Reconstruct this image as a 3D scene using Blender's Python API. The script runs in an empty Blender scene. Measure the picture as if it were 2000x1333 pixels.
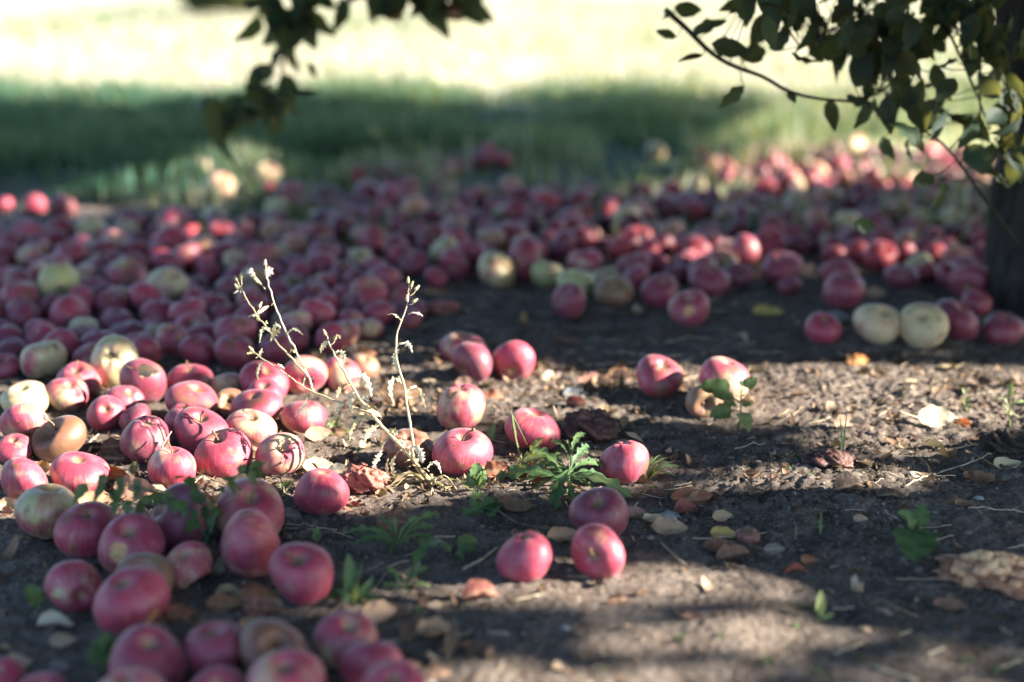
import bpy, math, random
import numpy as np
from mathutils import Vector, Matrix

random.seed(7)
rng = np.random.default_rng(7)
scene = bpy.context.scene
COL = scene.collection

# ------------------------------------------------------------------ camera
CAM_H = 0.66
HORIZON = -120.0            # image row (of 1333) on which the horizon falls
FPX = 2778.0                # 50 mm on 36 mm, 2000 px wide
PITCH = math.atan((666.5 - HORIZON) / FPX)
cam_data = bpy.data.cameras.new('camera')
cam_data.lens = 50.0
cam_data.sensor_width = 36.0
cam_data.clip_start = 0.05
cam_data.clip_end = 600.0
cam_data.dof.use_dof = True
cam_data.dof.aperture_fstop = 1.7
cam_data.dof.aperture_blades = 0
cam = bpy.data.objects.new('camera', cam_data)
COL.objects.link(cam)
cam.location = (0, 0, CAM_H)
cam.rotation_euler = (math.pi / 2 - PITCH, 0, 0)
scene.camera = cam
FWD = np.array([0, math.cos(PITCH), -math.sin(PITCH)])
UPV = np.array([0, math.sin(PITCH), math.cos(PITCH)])
RGT = np.array([1.0, 0, 0])
EYE = np.array([0, 0, CAM_H])

def ray(px, py):
    return FWD + RGT * ((px - 1000.0) / FPX) + UPV * ((666.5 - py) / FPX)

def gp(px, py, z=0.0):                     # point at height z seen at a pixel
    d = ray(px, py)
    return EYE + d * ((z - CAM_H) / d[2])

def at(px, py, depth):                     # point at an axial depth
    return EYE + ray(px, py) * depth

def depth_of(p):
    return float(np.dot(np.asarray(p) - EYE, FWD))

def to_px(P):
    d = np.atleast_2d(P) - EYE
    z = d @ FWD
    z = np.where(z < 0.05, 0.05, z)
    return 1000 + FPX * (d @ RGT) / z, 666.5 - FPX * (d @ UPV) / z

cam_data.dof.focus_distance = depth_of(gp(900, 895, 0.03))

# ------------------------------------------------------------------ light
SUN_EL = math.radians(24)
SUN_AZ = math.radians(-7)                  # from +X (right of the picture), a little towards the camera
SUN = np.array([math.cos(SUN_EL) * math.cos(SUN_AZ), math.cos(SUN_EL) * math.sin(SUN_AZ), math.sin(SUN_EL)])
world = bpy.data.worlds.new('World')
scene.world = world
world.use_nodes = True
wn = world.node_tree
sky = wn.nodes.new('ShaderNodeTexSky')
sky.sky_type = 'NISHITA'
sky.sun_disc = False
sky.ozone_density = 4.0
sky.sun_elevation = SUN_EL
sky.sun_rotation = math.pi / 2 - SUN_AZ
wn.nodes['Background'].inputs['Strength'].default_value = 0.092
wn.links.new(sky.outputs['Color'], wn.nodes['Background'].inputs['Color'])
sun_data = bpy.data.lights.new('sun', 'SUN')
sun_data.energy = 5.0
sun_data.angle = math.radians(0.42)
sun_data.color = (1.0, 0.90, 0.78)
sun = bpy.data.objects.new('sun', sun_data)
COL.objects.link(sun)
sun.rotation_euler = Vector((-SUN[0], -SUN[1], -SUN[2])).to_track_quat('-Z', 'Y').to_euler()
scene.view_settings.view_transform = 'Standard'
scene.view_settings.look = 'None'
scene.view_settings.exposure = 2.65
scene.view_settings.gamma = 1.0
scene.view_settings.use_curve_mapping = False
scene.render.engine = 'CYCLES'
scene.cycles.use_denoising = True
scene.cycles.max_bounces = 6
scene.cycles.diffuse_bounces = 4
scene.cycles.transmission_bounces = 4
scene.cycles.transparent_max_bounces = 4
scene.cycles.sample_clamp_indirect = 6.0

# ------------------------------------------------------------------ noise
_tab = np.random.default_rng(3).random((256, 256))
def vnoise(x, y):
    x = np.asarray(x, float); y = np.asarray(y, float)
    xi = np.floor(x).astype(int); yi = np.floor(y).astype(int)
    fx = x - xi; fy = y - yi
    fx = fx * fx * (3 - 2 * fx); fy = fy * fy * (3 - 2 * fy)
    a = _tab[xi & 255, yi & 255]; b = _tab[(xi + 1) & 255, yi & 255]
    c = _tab[xi & 255, (yi + 1) & 255]; d = _tab[(xi + 1) & 255, (yi + 1) & 255]
    return (a * (1 - fx) + b * fx) * (1 - fy) + (c * (1 - fx) + d * fx) * fy

def fbm(x, y, octv=4, ox=0.0):
    s = 0; a = 0.5
    for k in range(octv):
        s = s + a * vnoise(x * 2 ** k + 17.3 * k + ox, y * 2 ** k + 9.1 * k - ox); a *= 0.5
    return s

def gz(x, y):                              # height of the soil
    x = np.asarray(x, float); y = np.asarray(y, float)
    near = np.clip((7.0 - y) / 3.0, 0, 1)
    broad = 0.030 * (fbm(x * 1.7, y * 1.7, 2) - 0.375)
    mid = 0.020 * (fbm(x * 9, y * 9, 3, 5.0) - 0.44)
    rough = np.clip((fbm(x * 3.1, y * 3.1, 2, 31.0) - 0.22) * 3.2, 0.12, 1.2)
    clod = 0.0125 * rough * (fbm(x * 62, y * 74, 3, 11.0) - 0.44) + 0.006 * (fbm(x * 24, y * 31, 2, 23.0) - 0.38)
    fine = 0.0060 * rough * (vnoise(x * 175, y * 190) - 0.5) + 0.0036 * (vnoise(x * 290, y * 310) - 0.5)
    return broad + (mid + clod + fine) * near

def gz1(x, y):
    return float(gz(np.array([x]), np.array([y]))[0])

# ------------------------------------------------------------------ mesh helpers
def mk(name, V, F, mat=None, parent=None, smooth=True, attrs=None, link=True):
    """V (n,3); F array (m,k) or a list of such arrays; ONE mesh object"""
    V = np.asarray(V, float)
    Fs = F if isinstance(F, list) else [F]
    Fs = [np.asarray(f, int) for f in Fs if len(f)]
    me = bpy.data.meshes.new(name)
    me.vertices.add(len(V)); me.vertices.foreach_set('co', V.ravel())
    nl = sum(f.size for f in Fs); npoly = sum(len(f) for f in Fs)
    me.loops.add(nl); me.polygons.add(npoly)
    me.loops.foreach_set('vertex_index', np.concatenate([f.ravel() for f in Fs]))
    tot = np.concatenate([np.full(len(f), f.shape[1]) for f in Fs])
    me.polygons.foreach_set('loop_start', np.concatenate([[0], np.cumsum(tot)[:-1]]))
    me.polygons.foreach_set('loop_total', tot)
    me.polygons.foreach_set('use_smooth', np.full(npoly, smooth))
    me.update(calc_edges=True)
    for k, v in (attrs or {}).items():
        a = me.attributes.new(k, 'FLOAT', 'POINT')
        a.data.foreach_set('value', np.asarray(v, float).ravel())
    if mat: me.materials.append(mat)
    o = bpy.data.objects.new(name, me)
    if link: COL.objects.link(o)
    if parent is not None: o.parent = parent
    return o

def tag(o, label=None, cat=None, group=None, kind=None):
    if label: o['label'] = label
    if cat: o['category'] = cat
    if group: o['group'] = group
    if kind: o['kind'] = kind
    return o

def empty(name, loc):
    o = bpy.data.objects.new(name, None)
    o.empty_display_size = 0.02
    COL.objects.link(o); o.location = loc
    return o

class MB:
    """collects pieces of one mesh"""
    def __init__(s): s.V = []; s.Q = []; s.T = []; s.n = 0; s.A = []
    def add(s, V, Q=None, T=None, a=0.5):
        V = np.asarray(V, float)
        if Q is not None and len(Q): s.Q.append(np.asarray(Q, int) + s.n)
        if T is not None and len(T): s.T.append(np.asarray(T, int) + s.n)
        s.V.append(V); s.n += len(V)
        s.A.append(np.full(len(V), a) if np.isscalar(a) else np.asarray(a, float))
    def build(s, name, mat=None, parent=None, smooth=True, origin=None):
        V = np.concatenate(s.V)
        if origin is not None: V = V - np.asarray(origin)
        F = []
        if s.Q: F.append(np.concatenate(s.Q))
        if s.T: F.append(np.concatenate(s.T))
        o = mk(name, V, F, mat, parent, smooth, {'tint': np.concatenate(s.A)})
        if origin is not None and parent is None: o.location = origin
        return o

def unit(v):
    v = np.asarray(v, float); return v / max(1e-9, np.linalg.norm(v))

def spline(P, n):
    P = np.asarray(P, float)
    Q = np.vstack([2 * P[0] - P[1], P, 2 * P[-1] - P[-2]])
    out = []
    m = len(P) - 1
    for t in np.linspace(0, m, n):
        i = min(int(t), m - 1); u = t - i
        a, b, c, d = Q[i], Q[i + 1], Q[i + 2], Q[i + 3]
        out.append(0.5 * (2 * b + (c - a) * u + (2 * a - 5 * b + 4 * c - d) * u * u + (3 * b - a - 3 * c + d) * u ** 3))
    return np.array(out)

def tube(P, R, k=6):
    P = np.asarray(P, float); n = len(P)
    R = np.full(n, R) if np.isscalar(R) else np.asarray(R, float)
    T = np.gradient(P, axis=0)
    T /= np.maximum(1e-9, np.linalg.norm(T, axis=1))[:, None]
    ref = np.array([0.31, 0.2, 0.93]) if abs(T[0][2]) < 0.8 else np.array([0.9, 0.3, 0.1])
    V = []
    for i in range(n):
        a = unit(np.cross(T[i], ref)); b = np.cross(T[i], a)
        th = np.linspace(0, 2 * math.pi, k, endpoint=False)
        V.append(P[i] + R[i] * (np.cos(th)[:, None] * a + np.sin(th)[:, None] * b))
    V.append(P[:1]); V.append(P[-1:])
    V = np.concatenate(V)
    i = np.arange(n - 1)[:, None] * k; j = np.arange(k)[None]; j2 = (j + 1) % k
    Q = np.stack([i + j, i + j2, i + k + j2, i + k + j], -1).reshape(-1, 4)
    j = np.arange(k); j2 = (j + 1) % k
    T3 = np.vstack([np.stack([np.full(k, n * k), j2, j], -1), np.stack([np.full(k, n * k + 1), (n - 1) * k + j, (n - 1) * k + j2], -1)])
    return V, Q, T3

def gridq(nu, nv):
    i = np.arange(nv - 1)[:, None] * nu; j = np.arange(nu - 1)[None]
    return np.stack([i + j, i + j + 1, i + nu + j + 1, i + nu + j], -1).reshape(-1, 4)

# ------------------------------------------------------------------ materials
class NT:
    def __init__(s, name):
        s.m = bpy.data.materials.new(name); s.m.use_nodes = True
        s.t = s.m.node_tree; s.b = s.t.nodes['Principled BSDF']; s.out = s.t.nodes['Material Output']
    def n(s, typ, **kw):
        nd = s.t.nodes.new('ShaderNode' + typ)
        for k, v in kw.items(): setattr(nd, k, v)
        return nd
    def put(s, sock, v):
        if v is None: return
        if isinstance(v, bpy.types.NodeSocket): s.t.links.new(v, sock)
        else:
            if hasattr(sock, 'default_value'):
                if isinstance(v, tuple) and len(v) == 3 and sock.type == 'RGBA': v = (*v, 1)
                sock.default_value = v
    def math(s, op, a, b=None, c=None, clamp=False):
        nd = s.n('Math', operation=op); nd.use_clamp = clamp
        for i, v in enumerate((a, b, c)):
            if v is not None: s.put(nd.inputs[i], v)
        return nd.outputs[0]
    def vm(s, op, a, b=None):
        nd = s.n('VectorMath', operation=op)
        s.put(nd.inputs[0], a)
        if b is not None: s.put(nd.inputs[3] if op == 'SCALE' else nd.inputs[1], b)
        return nd.outputs['Value'] if op in ('LENGTH', 'DOT_PRODUCT') else nd.outputs[0]
    def mix(s, f, a, b, blend='MIX'):
        nd = s.n('Mix', data_type='RGBA', blend_type=blend)
        s.put(nd.inputs[0], f); s.put(nd.inputs[6], a); s.put(nd.inputs[7], b)
        return nd.outputs[2]
    def ramp(s, f, lo, hi, smooth=True):
        nd = s.n('MapRange', interpolation_type='SMOOTHSTEP' if smooth else 'LINEAR')
        s.put(nd.inputs[0], f); nd.inputs[1].default_value = lo; nd.inputs[2].default_value = hi
        return nd.outputs[0]
    def noise(s, vec, scale, detail=3.0, rough=0.55):
        nd = s.n('TexNoise'); s.put(nd.inputs['Vector'], vec)
        nd.inputs['Scale'].default_value = scale; nd.inputs['Detail'].default_value = detail; nd.inputs['Roughness'].default_value = rough
        return nd.outputs['Fac']
    def voro(s, vec, scale, feature='F1'):
        nd = s.n('TexVoronoi', feature=feature); s.put(nd.inputs['Vector'], vec); nd.inputs['Scale'].default_value = scale
        return nd.outputs['Distance']
    def coord(s, w='Object'): return s.n('TexCoord').outputs[w]
    def attr(s, name): 
        return s.n('Attribute', attribute_name=name).outputs['Fac']
    def bump(s, h, strength=0.3, dist=0.002):
        nd = s.n('Bump'); s.put(nd.inputs['Height'], h); nd.inputs['Strength'].default_value = strength; nd.inputs['Distance'].default_value = dist
        s.t.links.new(nd.outputs[0], s.b.inputs['Normal'])
    def set(s, **kw):
        for k, v in kw.items(): s.put(s.b.inputs[k.replace('_', ' ')], v)
        return s
    def translucent(s, col, f):
        tr = s.n('BsdfTranslucent'); s.put(tr.inputs[0], col)
        mx = s.n('MixShader'); s.put(mx.inputs[0], f)
        s.t.links.new(s.b.outputs[0], mx.inputs[1]); s.t.links.new(tr.outputs[0], mx.inputs[2])
        s.t.links.new(mx.outputs[0], s.out.inputs[0])

def m_soil():
    N = NT('soil'); p = N.coord()
    big = N.noise(p, 2.2, 4); mid = N.noise(p, 23, 5, 0.65); fine = N.noise(p, 240, 4, 0.7)
    c = N.mix(N.ramp(big, 0.35, 0.68), (0.042, 0.033, 0.027), (0.112, 0.086, 0.068))
    c = N.mix(N.ramp(mid, 0.35, 0.7), c, (0.170, 0.141, 0.118))
    c = N.mix(N.ramp(fine, 0.52, 0.74), c, (0.285, 0.240, 0.202))
    c = N.mix(N.ramp(fine, 0.46, 0.30), c, (0.030, 0.025, 0.022))
    # litter-brown and mossy stains of their own shape
    st = N.noise(p, 7.0, 5, 0.7)
    c = N.mix(N.math('MULTIPLY', N.ramp(st, 0.58, 0.72), 0.55), c, (0.10, 0.062, 0.042))
    gr = N.noise(N.vm('ADD', p, (4.0, 9.0, 2.0)), 5.0, 5, 0.72)
    c = N.mix(N.math('MULTIPLY', N.ramp(gr, 0.60, 0.74), 0.35), c, (0.075, 0.095, 0.045))
    # the turf floor beyond the bare soil
    sep = N.n('SeparateXYZ'); N.put(sep.inputs[0], p)
    w = N.math('ADD', sep.outputs[1], N.math('MULTIPLY', N.math('SUBTRACT', N.noise(p, 1.3, 4), 0.5), 1.6))
    g = N.mix(N.noise(p, 14, 4), (0.022, 0.052, 0.032), (0.060, 0.085, 0.045))
    g = N.mix(N.math('MULTIPLY', N.ramp(sep.outputs[0], 0.4, 1.5), 0.8), g, (0.33, 0.34, 0.17))  # drier yellow to the right, with the sunlit brightness put into the colour
    c = N.mix(N.ramp(w, 3.6, 4.4), c, g)
    f = N.mix(N.ramp(N.noise(p, 1.7, 5, 0.7), 0.35, 0.7), (0.47, 0.415, 0.34), (0.33, 0.33, 0.23))
    c = N.mix(N.ramp(w, 5.6, 6.4), c, f)
    N.set(Base_Color=c, Roughness=0.93); N.b.inputs['Specular IOR Level'].default_value = 0.2
    h = N.math('ADD', N.math('MULTIPLY', fine, 0.6), N.noise(p, 620, 3, 0.6))
    N.bump(h, 0.55, 0.0025)
    return N.m

def m_clod():
    N = NT('soil_crumb'); p = N.coord(); t = N.attr('tint')
    c = N.mix(t, (0.050, 0.042, 0.036), (0.25, 0.21, 0.18))
    c = N.mix(N.math('MULTIPLY', N.noise(p, 300, 3), 0.5), c, (0.12, 0.095, 0.078))
    N.set(Base_Color=c, Roughness=0.95); N.b.inputs['Specular IOR Level'].default_value = 0.15
    N.bump(N.noise(p, 500, 3), 0.5, 0.002)
    return N.m

def m_apple():
    """Object colour: R = how much red, G = darkness of the red, B = brown, A = greenness of the ground colour"""
    N = NT('apple_skin'); p = N.coord()
    oi = N.n('ObjectInfo'); oc = N.n('SeparateColor'); N.put(oc.inputs[0], oi.outputs['Color'])
    R, G, B, A = oc.outputs[0], oc.outputs[1], oc.outputs[2], oi.outputs['Alpha']
    off = N.vm('SCALE', N.n('CombineXYZ').outputs[0], 1.0)
    cx = N.n('CombineXYZ'); rnd = N.math('MULTIPLY', oi.outputs['Random'], 61.0)
    N.put(cx.inputs[0], rnd); N.put(cx.inputs[1], N.math('MULTIPLY', rnd, 1.7)); N.put(cx.inputs[2], N.math('MULTIPLY', rnd, 0.6))
    q = N.vm('ADD', p, cx.outputs[0])
    sep = N.n('SeparateXYZ'); N.put(sep.inputs[0], p)
    flat = N.n('CombineXYZ'); N.put(flat.inputs[0], sep.outputs[0]); N.put(flat.inputs[1], sep.outputs[1])
    dirv = N.vm('SCALE', N.vm('NORMALIZE', flat.outputs[0]), 3.4)
    zz = N.n('CombineXYZ'); N.put(zz.inputs[2], N.math('MULTIPLY', sep.outputs[2], 0.42))
    sv = N.vm('ADD', N.vm('ADD', dirv, zz.outputs[0]), cx.outputs[0])
    streak = N.noise(sv, 3.2, 5, 0.68)
    streak2 = N.noise(sv, 9.0, 4, 0.6)
    blotch = N.noise(q, 1.05, 3, 0.5)
    # red coverage
    cover = N.math('ADD', N.math('ADD', N.math('MULTIPLY', N.math('SUBTRACT', blotch, 0.5), 2.9), N.math('MULTIPLY', N.math('SUBTRACT', streak, 0.5), 0.9)),
                   N.math('SUBTRACT', N.math('MULTIPLY', R, 2.1), 0.75))
    cover = N.ramp(cover, -0.35, 0.75)
    ground = N.mix(A, (0.52, 0.385, 0.215), (0.30, 0.345, 0.125))
    ground = N.mix(N.ramp(N.noise(q, 2.4, 4), 0.4, 0.75), ground, (0.48, 0.32, 0.19))
    red = N.mix(N.ramp(streak, 0.40, 0.60), (0.45, 0.030, 0.068), (0.255, 0.010, 0.036))
    red = N.mix(G, red, (0.125, 0.007, 0.028))
    red = N.mix(N.math('MULTIPLY', N.ramp(streak2, 0.55, 0.75), 0.35), red, (0.56, 0.17, 0.15))
    c = N.mix(cover, ground, red)
    # pale waxy bloom, uneven
    bl = N.math('ADD', 0.03, N.math('MULTIPLY', N.ramp(N.noise(q, 1.6, 5, 0.65), 0.42, 0.78), 0.17))
    c = N.mix(bl, c, (0.50, 0.36, 0.40))
    # lenticels
    dots = N.math('MULTIPLY', N.ramp(N.voro(q, 15.0), 0.10, 0.05), N.ramp(N.noise(q, 5.0, 2), 0.45, 0.55))
    c = N.mix(N.math('MULTIPLY', dots, 0.7), c, (0.62, 0.47, 0.38))
    # russet and green in the stem hollow
    rad = N.vm('LENGTH', flat.outputs[0])
    hollow = N.math('MULTIPLY', N.ramp(N.math('ADD', rad, N.math('MULTIPLY', N.math('SUBTRACT', streak2, 0.5), 0.25)), 0.30, 0.06), N.ramp(sep.outputs[2], 0.0, 0.2))
    c = N.mix(N.math('MULTIPLY', hollow, 0.75), c, (0.27, 0.205, 0.085))
    eye_ = N.math('MULTIPLY', N.ramp(rad, 0.20, 0.07), N.ramp(sep.outputs[2], 0.0, -0.2))
    c = N.mix(N.math('MULTIPLY', eye_, 0.8), c, (0.17, 0.12, 0.07))
    # bruises and scabs
    br = N.noise(N.vm('ADD', q, (7.0, 3.0, 1.0)), 1.5, 4, 0.6)
    bruise = N.math('MULTIPLY', N.ramp(N.math('ADD', br, N.math('MULTIPLY', B, 0.55)), 0.66, 0.74), 0.75)
    c = N.mix(bruise, c, N.mix(streak2, (0.20, 0.085, 0.035), (0.11, 0.050, 0.028)))
    scab = N.ramp(N.math('ADD', N.noise(N.vm('ADD', q, (1.0, 13.0, 5.0)), 5.5, 5, 0.75), 0.0), 0.70, 0.74)
    c = N.mix(N.math('MULTIPLY', scab, 0.7), c, (0.075, 0.050, 0.040))
    # peck holes and specks of stuck soil
    vd = N.n('TexVoronoi', feature='F1'); N.put(vd.inputs['Vector'], q); vd.inputs['Scale'].default_value = 2.6
    vc = N.n('SeparateColor'); N.put(vc.inputs[0], vd.outputs['Color'])
    pd = N.math('ADD', vd.outputs['Distance'], N.math('MULTIPLY', N.math('SUBTRACT', N.noise(q, 16, 3), 0.5), 0.12))
    hole = N.math('MULTIPLY', N.ramp(pd, 0.135, 0.085), N.math('GREATER_THAN', vc.outputs[0], 0.66))
    ring = N.math('MULTIPLY', N.ramp(pd, 0.26, 0.12), N.math('GREATER_THAN', vc.outputs[0], 0.66))
    c = N.mix(N.math('MULTIPLY', ring, 0.5), c, (0.30, 0.17, 0.08))
    c = N.mix(N.math('MULTIPLY', hole, 0.9), c, (0.035, 0.020, 0.014))
    dirt = N.math('MULTIPLY', N.ramp(N.noise(q, 24, 3, 0.7), 0.66, 0.72), N.ramp(N.noise(N.vm('ADD', q, (3.0, 1.0, 8.0)), 1.8, 3), 0.46, 0.62))
    c = N.mix(N.math('MULTIPLY', dirt, 0.75), c, (0.10, 0.078, 0.062))
    # rot and bitten flesh are painted per vertex where the fruit is damaged
    rot = N.attr('rot')
    rc = N.mix(N.noise(q, 4.0, 5, 0.7), (0.24, 0.105, 0.042), (0.080, 0.040, 0.024))
    c = N.mix(N.ramp(N.math('ADD', rot, N.math('MULTIPLY', N.math('SUBTRACT', N.noise(q, 7, 4), 0.5), 0.5)), 0.35, 0.65), c, rc)
    fl = N.attr('flesh')
    c = N.mix(N.ramp(fl, 0.3, 0.7), c, N.mix(N.noise(q, 6.0, 5, 0.7), (0.62, 0.36, 0.13), (0.36, 0.15, 0.05)))
    N.set(Base_Color=c, Roughness=N.math('ADD', 0.40, N.math('MULTIPLY', N.noise(q, 3.0, 3), 0.28)))
    N.b.inputs['Specular IOR Level'].default_value = 0.62
    N.b.inputs['Sheen Weight'].default_value = 0.09
    N.b.inputs['Sheen Roughness'].default_value = 0.45
    N.bump(N.math('ADD', N.noise(q, 26, 4), N.math('MULTIPLY', N.math('MAXIMUM', rot, fl), N.math('MULTIPLY', N.noise(q, 14, 5, 0.7), 5.0))), 0.10, 0.004)
    return N.m

def m_leaf(name, use_obj, trans, ramp_cols, rough=0.6, vein=True):
    """ramp by the vertex attribute tint, or by the object colour"""
    N = NT(name); p = N.coord()
    if use_obj:
        oi = N.n('ObjectInfo'); c = oi.outputs['Color']
    else:
        cr = N.n('ValToRGB'); N.put(cr.inputs[0], N.attr('tint'))
        e = cr.color_ramp.elements
        while len(e) < len(ramp_cols): e.new(0.5)
        for i, col in enumerate(ramp_cols):
            e[i].position = i / (len(ramp_cols) - 1); e[i].color = (*col, 1)
        c = cr.outputs[0]
    sc = 60.0
    v = N.noise(p, sc, 4, 0.65)
    c = N.mix(N.math('MULTIPLY', N.ramp(v, 0.48, 0.7), 0.45), c, N.mix(0.6, c, (0.10, 0.052, 0.030)) if use_obj else N.mix(0.35, c, (0.01, 0.02, 0.008)))
    if use_obj:
        c = N.mix(N.math('MULTIPLY', N.ramp(N.noise(p, 28, 3), 0.55, 0.72), 0.4), c, N.mix(0.5, c, (0.42, 0.33, 0.22)))
        vn = N.attr('vein')
        c = N.mix(N.math('MULTIPLY', vn, 0.5), c, (0.40, 0.30, 0.19))
    N.set(Base_Color=c, Roughness=rough); N.b.inputs['Specular IOR Level'].default_value = 0.35
    N.bump(N.noise(p, 130, 4), 0.35, 0.002)
    if trans: N.translucent(N.mix(0.35, c, (0.55, 0.52, 0.10)) if not use_obj else c, trans)
    return N.m

def m_plain(name, cols, scale, rough=0.7, bump=0.3, trans=0, stretch=None, bd=0.002):
    N = NT(name); p = N.coord()
    if stretch: p = N.vm('MULTIPLY', p, stretch)
    f = N.noise(p, scale, 5, 0.65)
    c = N.mix(N.ramp(f, 0.3, 0.7), cols[0], cols[1])
    N.set(Base_Color=c, Roughness=rough); N.b.inputs['Specular IOR Level'].default_value = 0.3
    if bump: N.bump(f, bump, bd)
    if trans: N.translucent(c, trans)
    return N.m

SOIL = m_soil(); CLOD = m_clod(); SKIN = m_apple()
DEAD = m_leaf('dead_leaf', True, 0.18, None, 0.75)
LITTER = m_leaf('leaf_crumbs', False, 0.1, [(0.035, 0.024, 0.018), (0.12, 0.065, 0.038), (0.26, 0.17, 0.10), (0.42, 0.32, 0.22)], 0.8)
CROWN = m_leaf('apple_foliage', False, 0.34, [(0.006, 0.019, 0.014), (0.012, 0.036, 0.023), (0.026, 0.060, 0.027), (0.16, 0.17, 0.035)], 0.65)
HERB = m_leaf('herb_leaf', False, 0.28, [(0.020, 0.058, 0.025), (0.045, 0.105, 0.038), (0.090, 0.160, 0.055), (0.22, 0.26, 0.10)], 0.55)
GRASS = m_leaf('grass_blade', False, 0.35, [(0.008, 0.058, 0.046), (0.018, 0.110, 0.078), (0.10, 0.15, 0.055), (0.53, 0.475, 0.39)], 0.6)
DRY = m_leaf('withered_stalk', False, 0.25, [(0.17, 0.11, 0.07), (0.38, 0.33, 0.18), (0.56, 0.52, 0.34), (0.68, 0.64, 0.52)], 0.7)
BARK = m_plain('bark', ((0.006, 0.005, 0.005), (0.040, 0.034, 0.030)), 34, 0.95, 1.0, stretch=(1, 1, 0.3), bd=0.012)
TWIG = m_plain('twig_bark', ((0.012, 0.010, 0.009), (0.040, 0.031, 0.025)), 40, 0.85)
STALK = m_plain('apple_stalk', ((0.10, 0.060, 0.032), (0.26, 0.18, 0.10)), 30, 0.7)
CALYX = m_plain('dried_calyx', ((0.050, 0.036, 0.024), (0.13, 0.10, 0.06)), 30, 0.9)
STRAW = m_plain('straw', ((0.42, 0.33, 0.21), (0.58, 0.49, 0.35)), 60, 0.7)
PEBBLE = m_plain('pebble', ((0.20, 0.20, 0.20), (0.34, 0.34, 0.33)), 80, 0.6)
SHELL = m_plain('snail_shell', ((0.50, 0.42, 0.32), (0.66, 0.58, 0.46)), 60, 0.4)
FLUFF = m_plain('seed_fluff', ((0.75, 0.73, 0.68), (0.85, 0.83, 0.78)), 60, 0.9, 0, 0.4)
ROTSKIN = m_plain('rotten_skin', ((0.035, 0.020, 0.018), (0.13, 0.060, 0.048)), 50, 0.55, 0.8, bd=0.006)

# ------------------------------------------------------------------ the ground, one sheet out to the horizon
def axis_coords(lo, hi, step, far_lo, far_hi, grow=1.16):
    mid = list(np.arange(lo, hi + 1e-6, step))
    s = step; x = hi; up = []
    while x < far_hi:
        s = min(s * grow, 12); x += s; up.append(x)
    s = step; x = lo; dn = []
    while x > far_lo:
        s = min(s * grow, 12); x -= s; dn.append(x)
    return np.array(dn[::-1] + mid + up)

gx = axis_coords(-1.05, 1.05, 0.0035, -120, 120, 1.05)
gy = axis_coords(1.02, 2.55, 0.0035, -40, 240, 1.035)
GX, GY = np.meshgrid(gx, gy)
GZ = gz(GX, GY)
ground = mk('ground', np.stack([GX, GY, GZ], -1).reshape(-1, 3), gridq(len(gx), len(gy)), SOIL)
tag(ground, 'bare trodden orchard soil running back into turf and a sunlit field', kind='structure')

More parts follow.
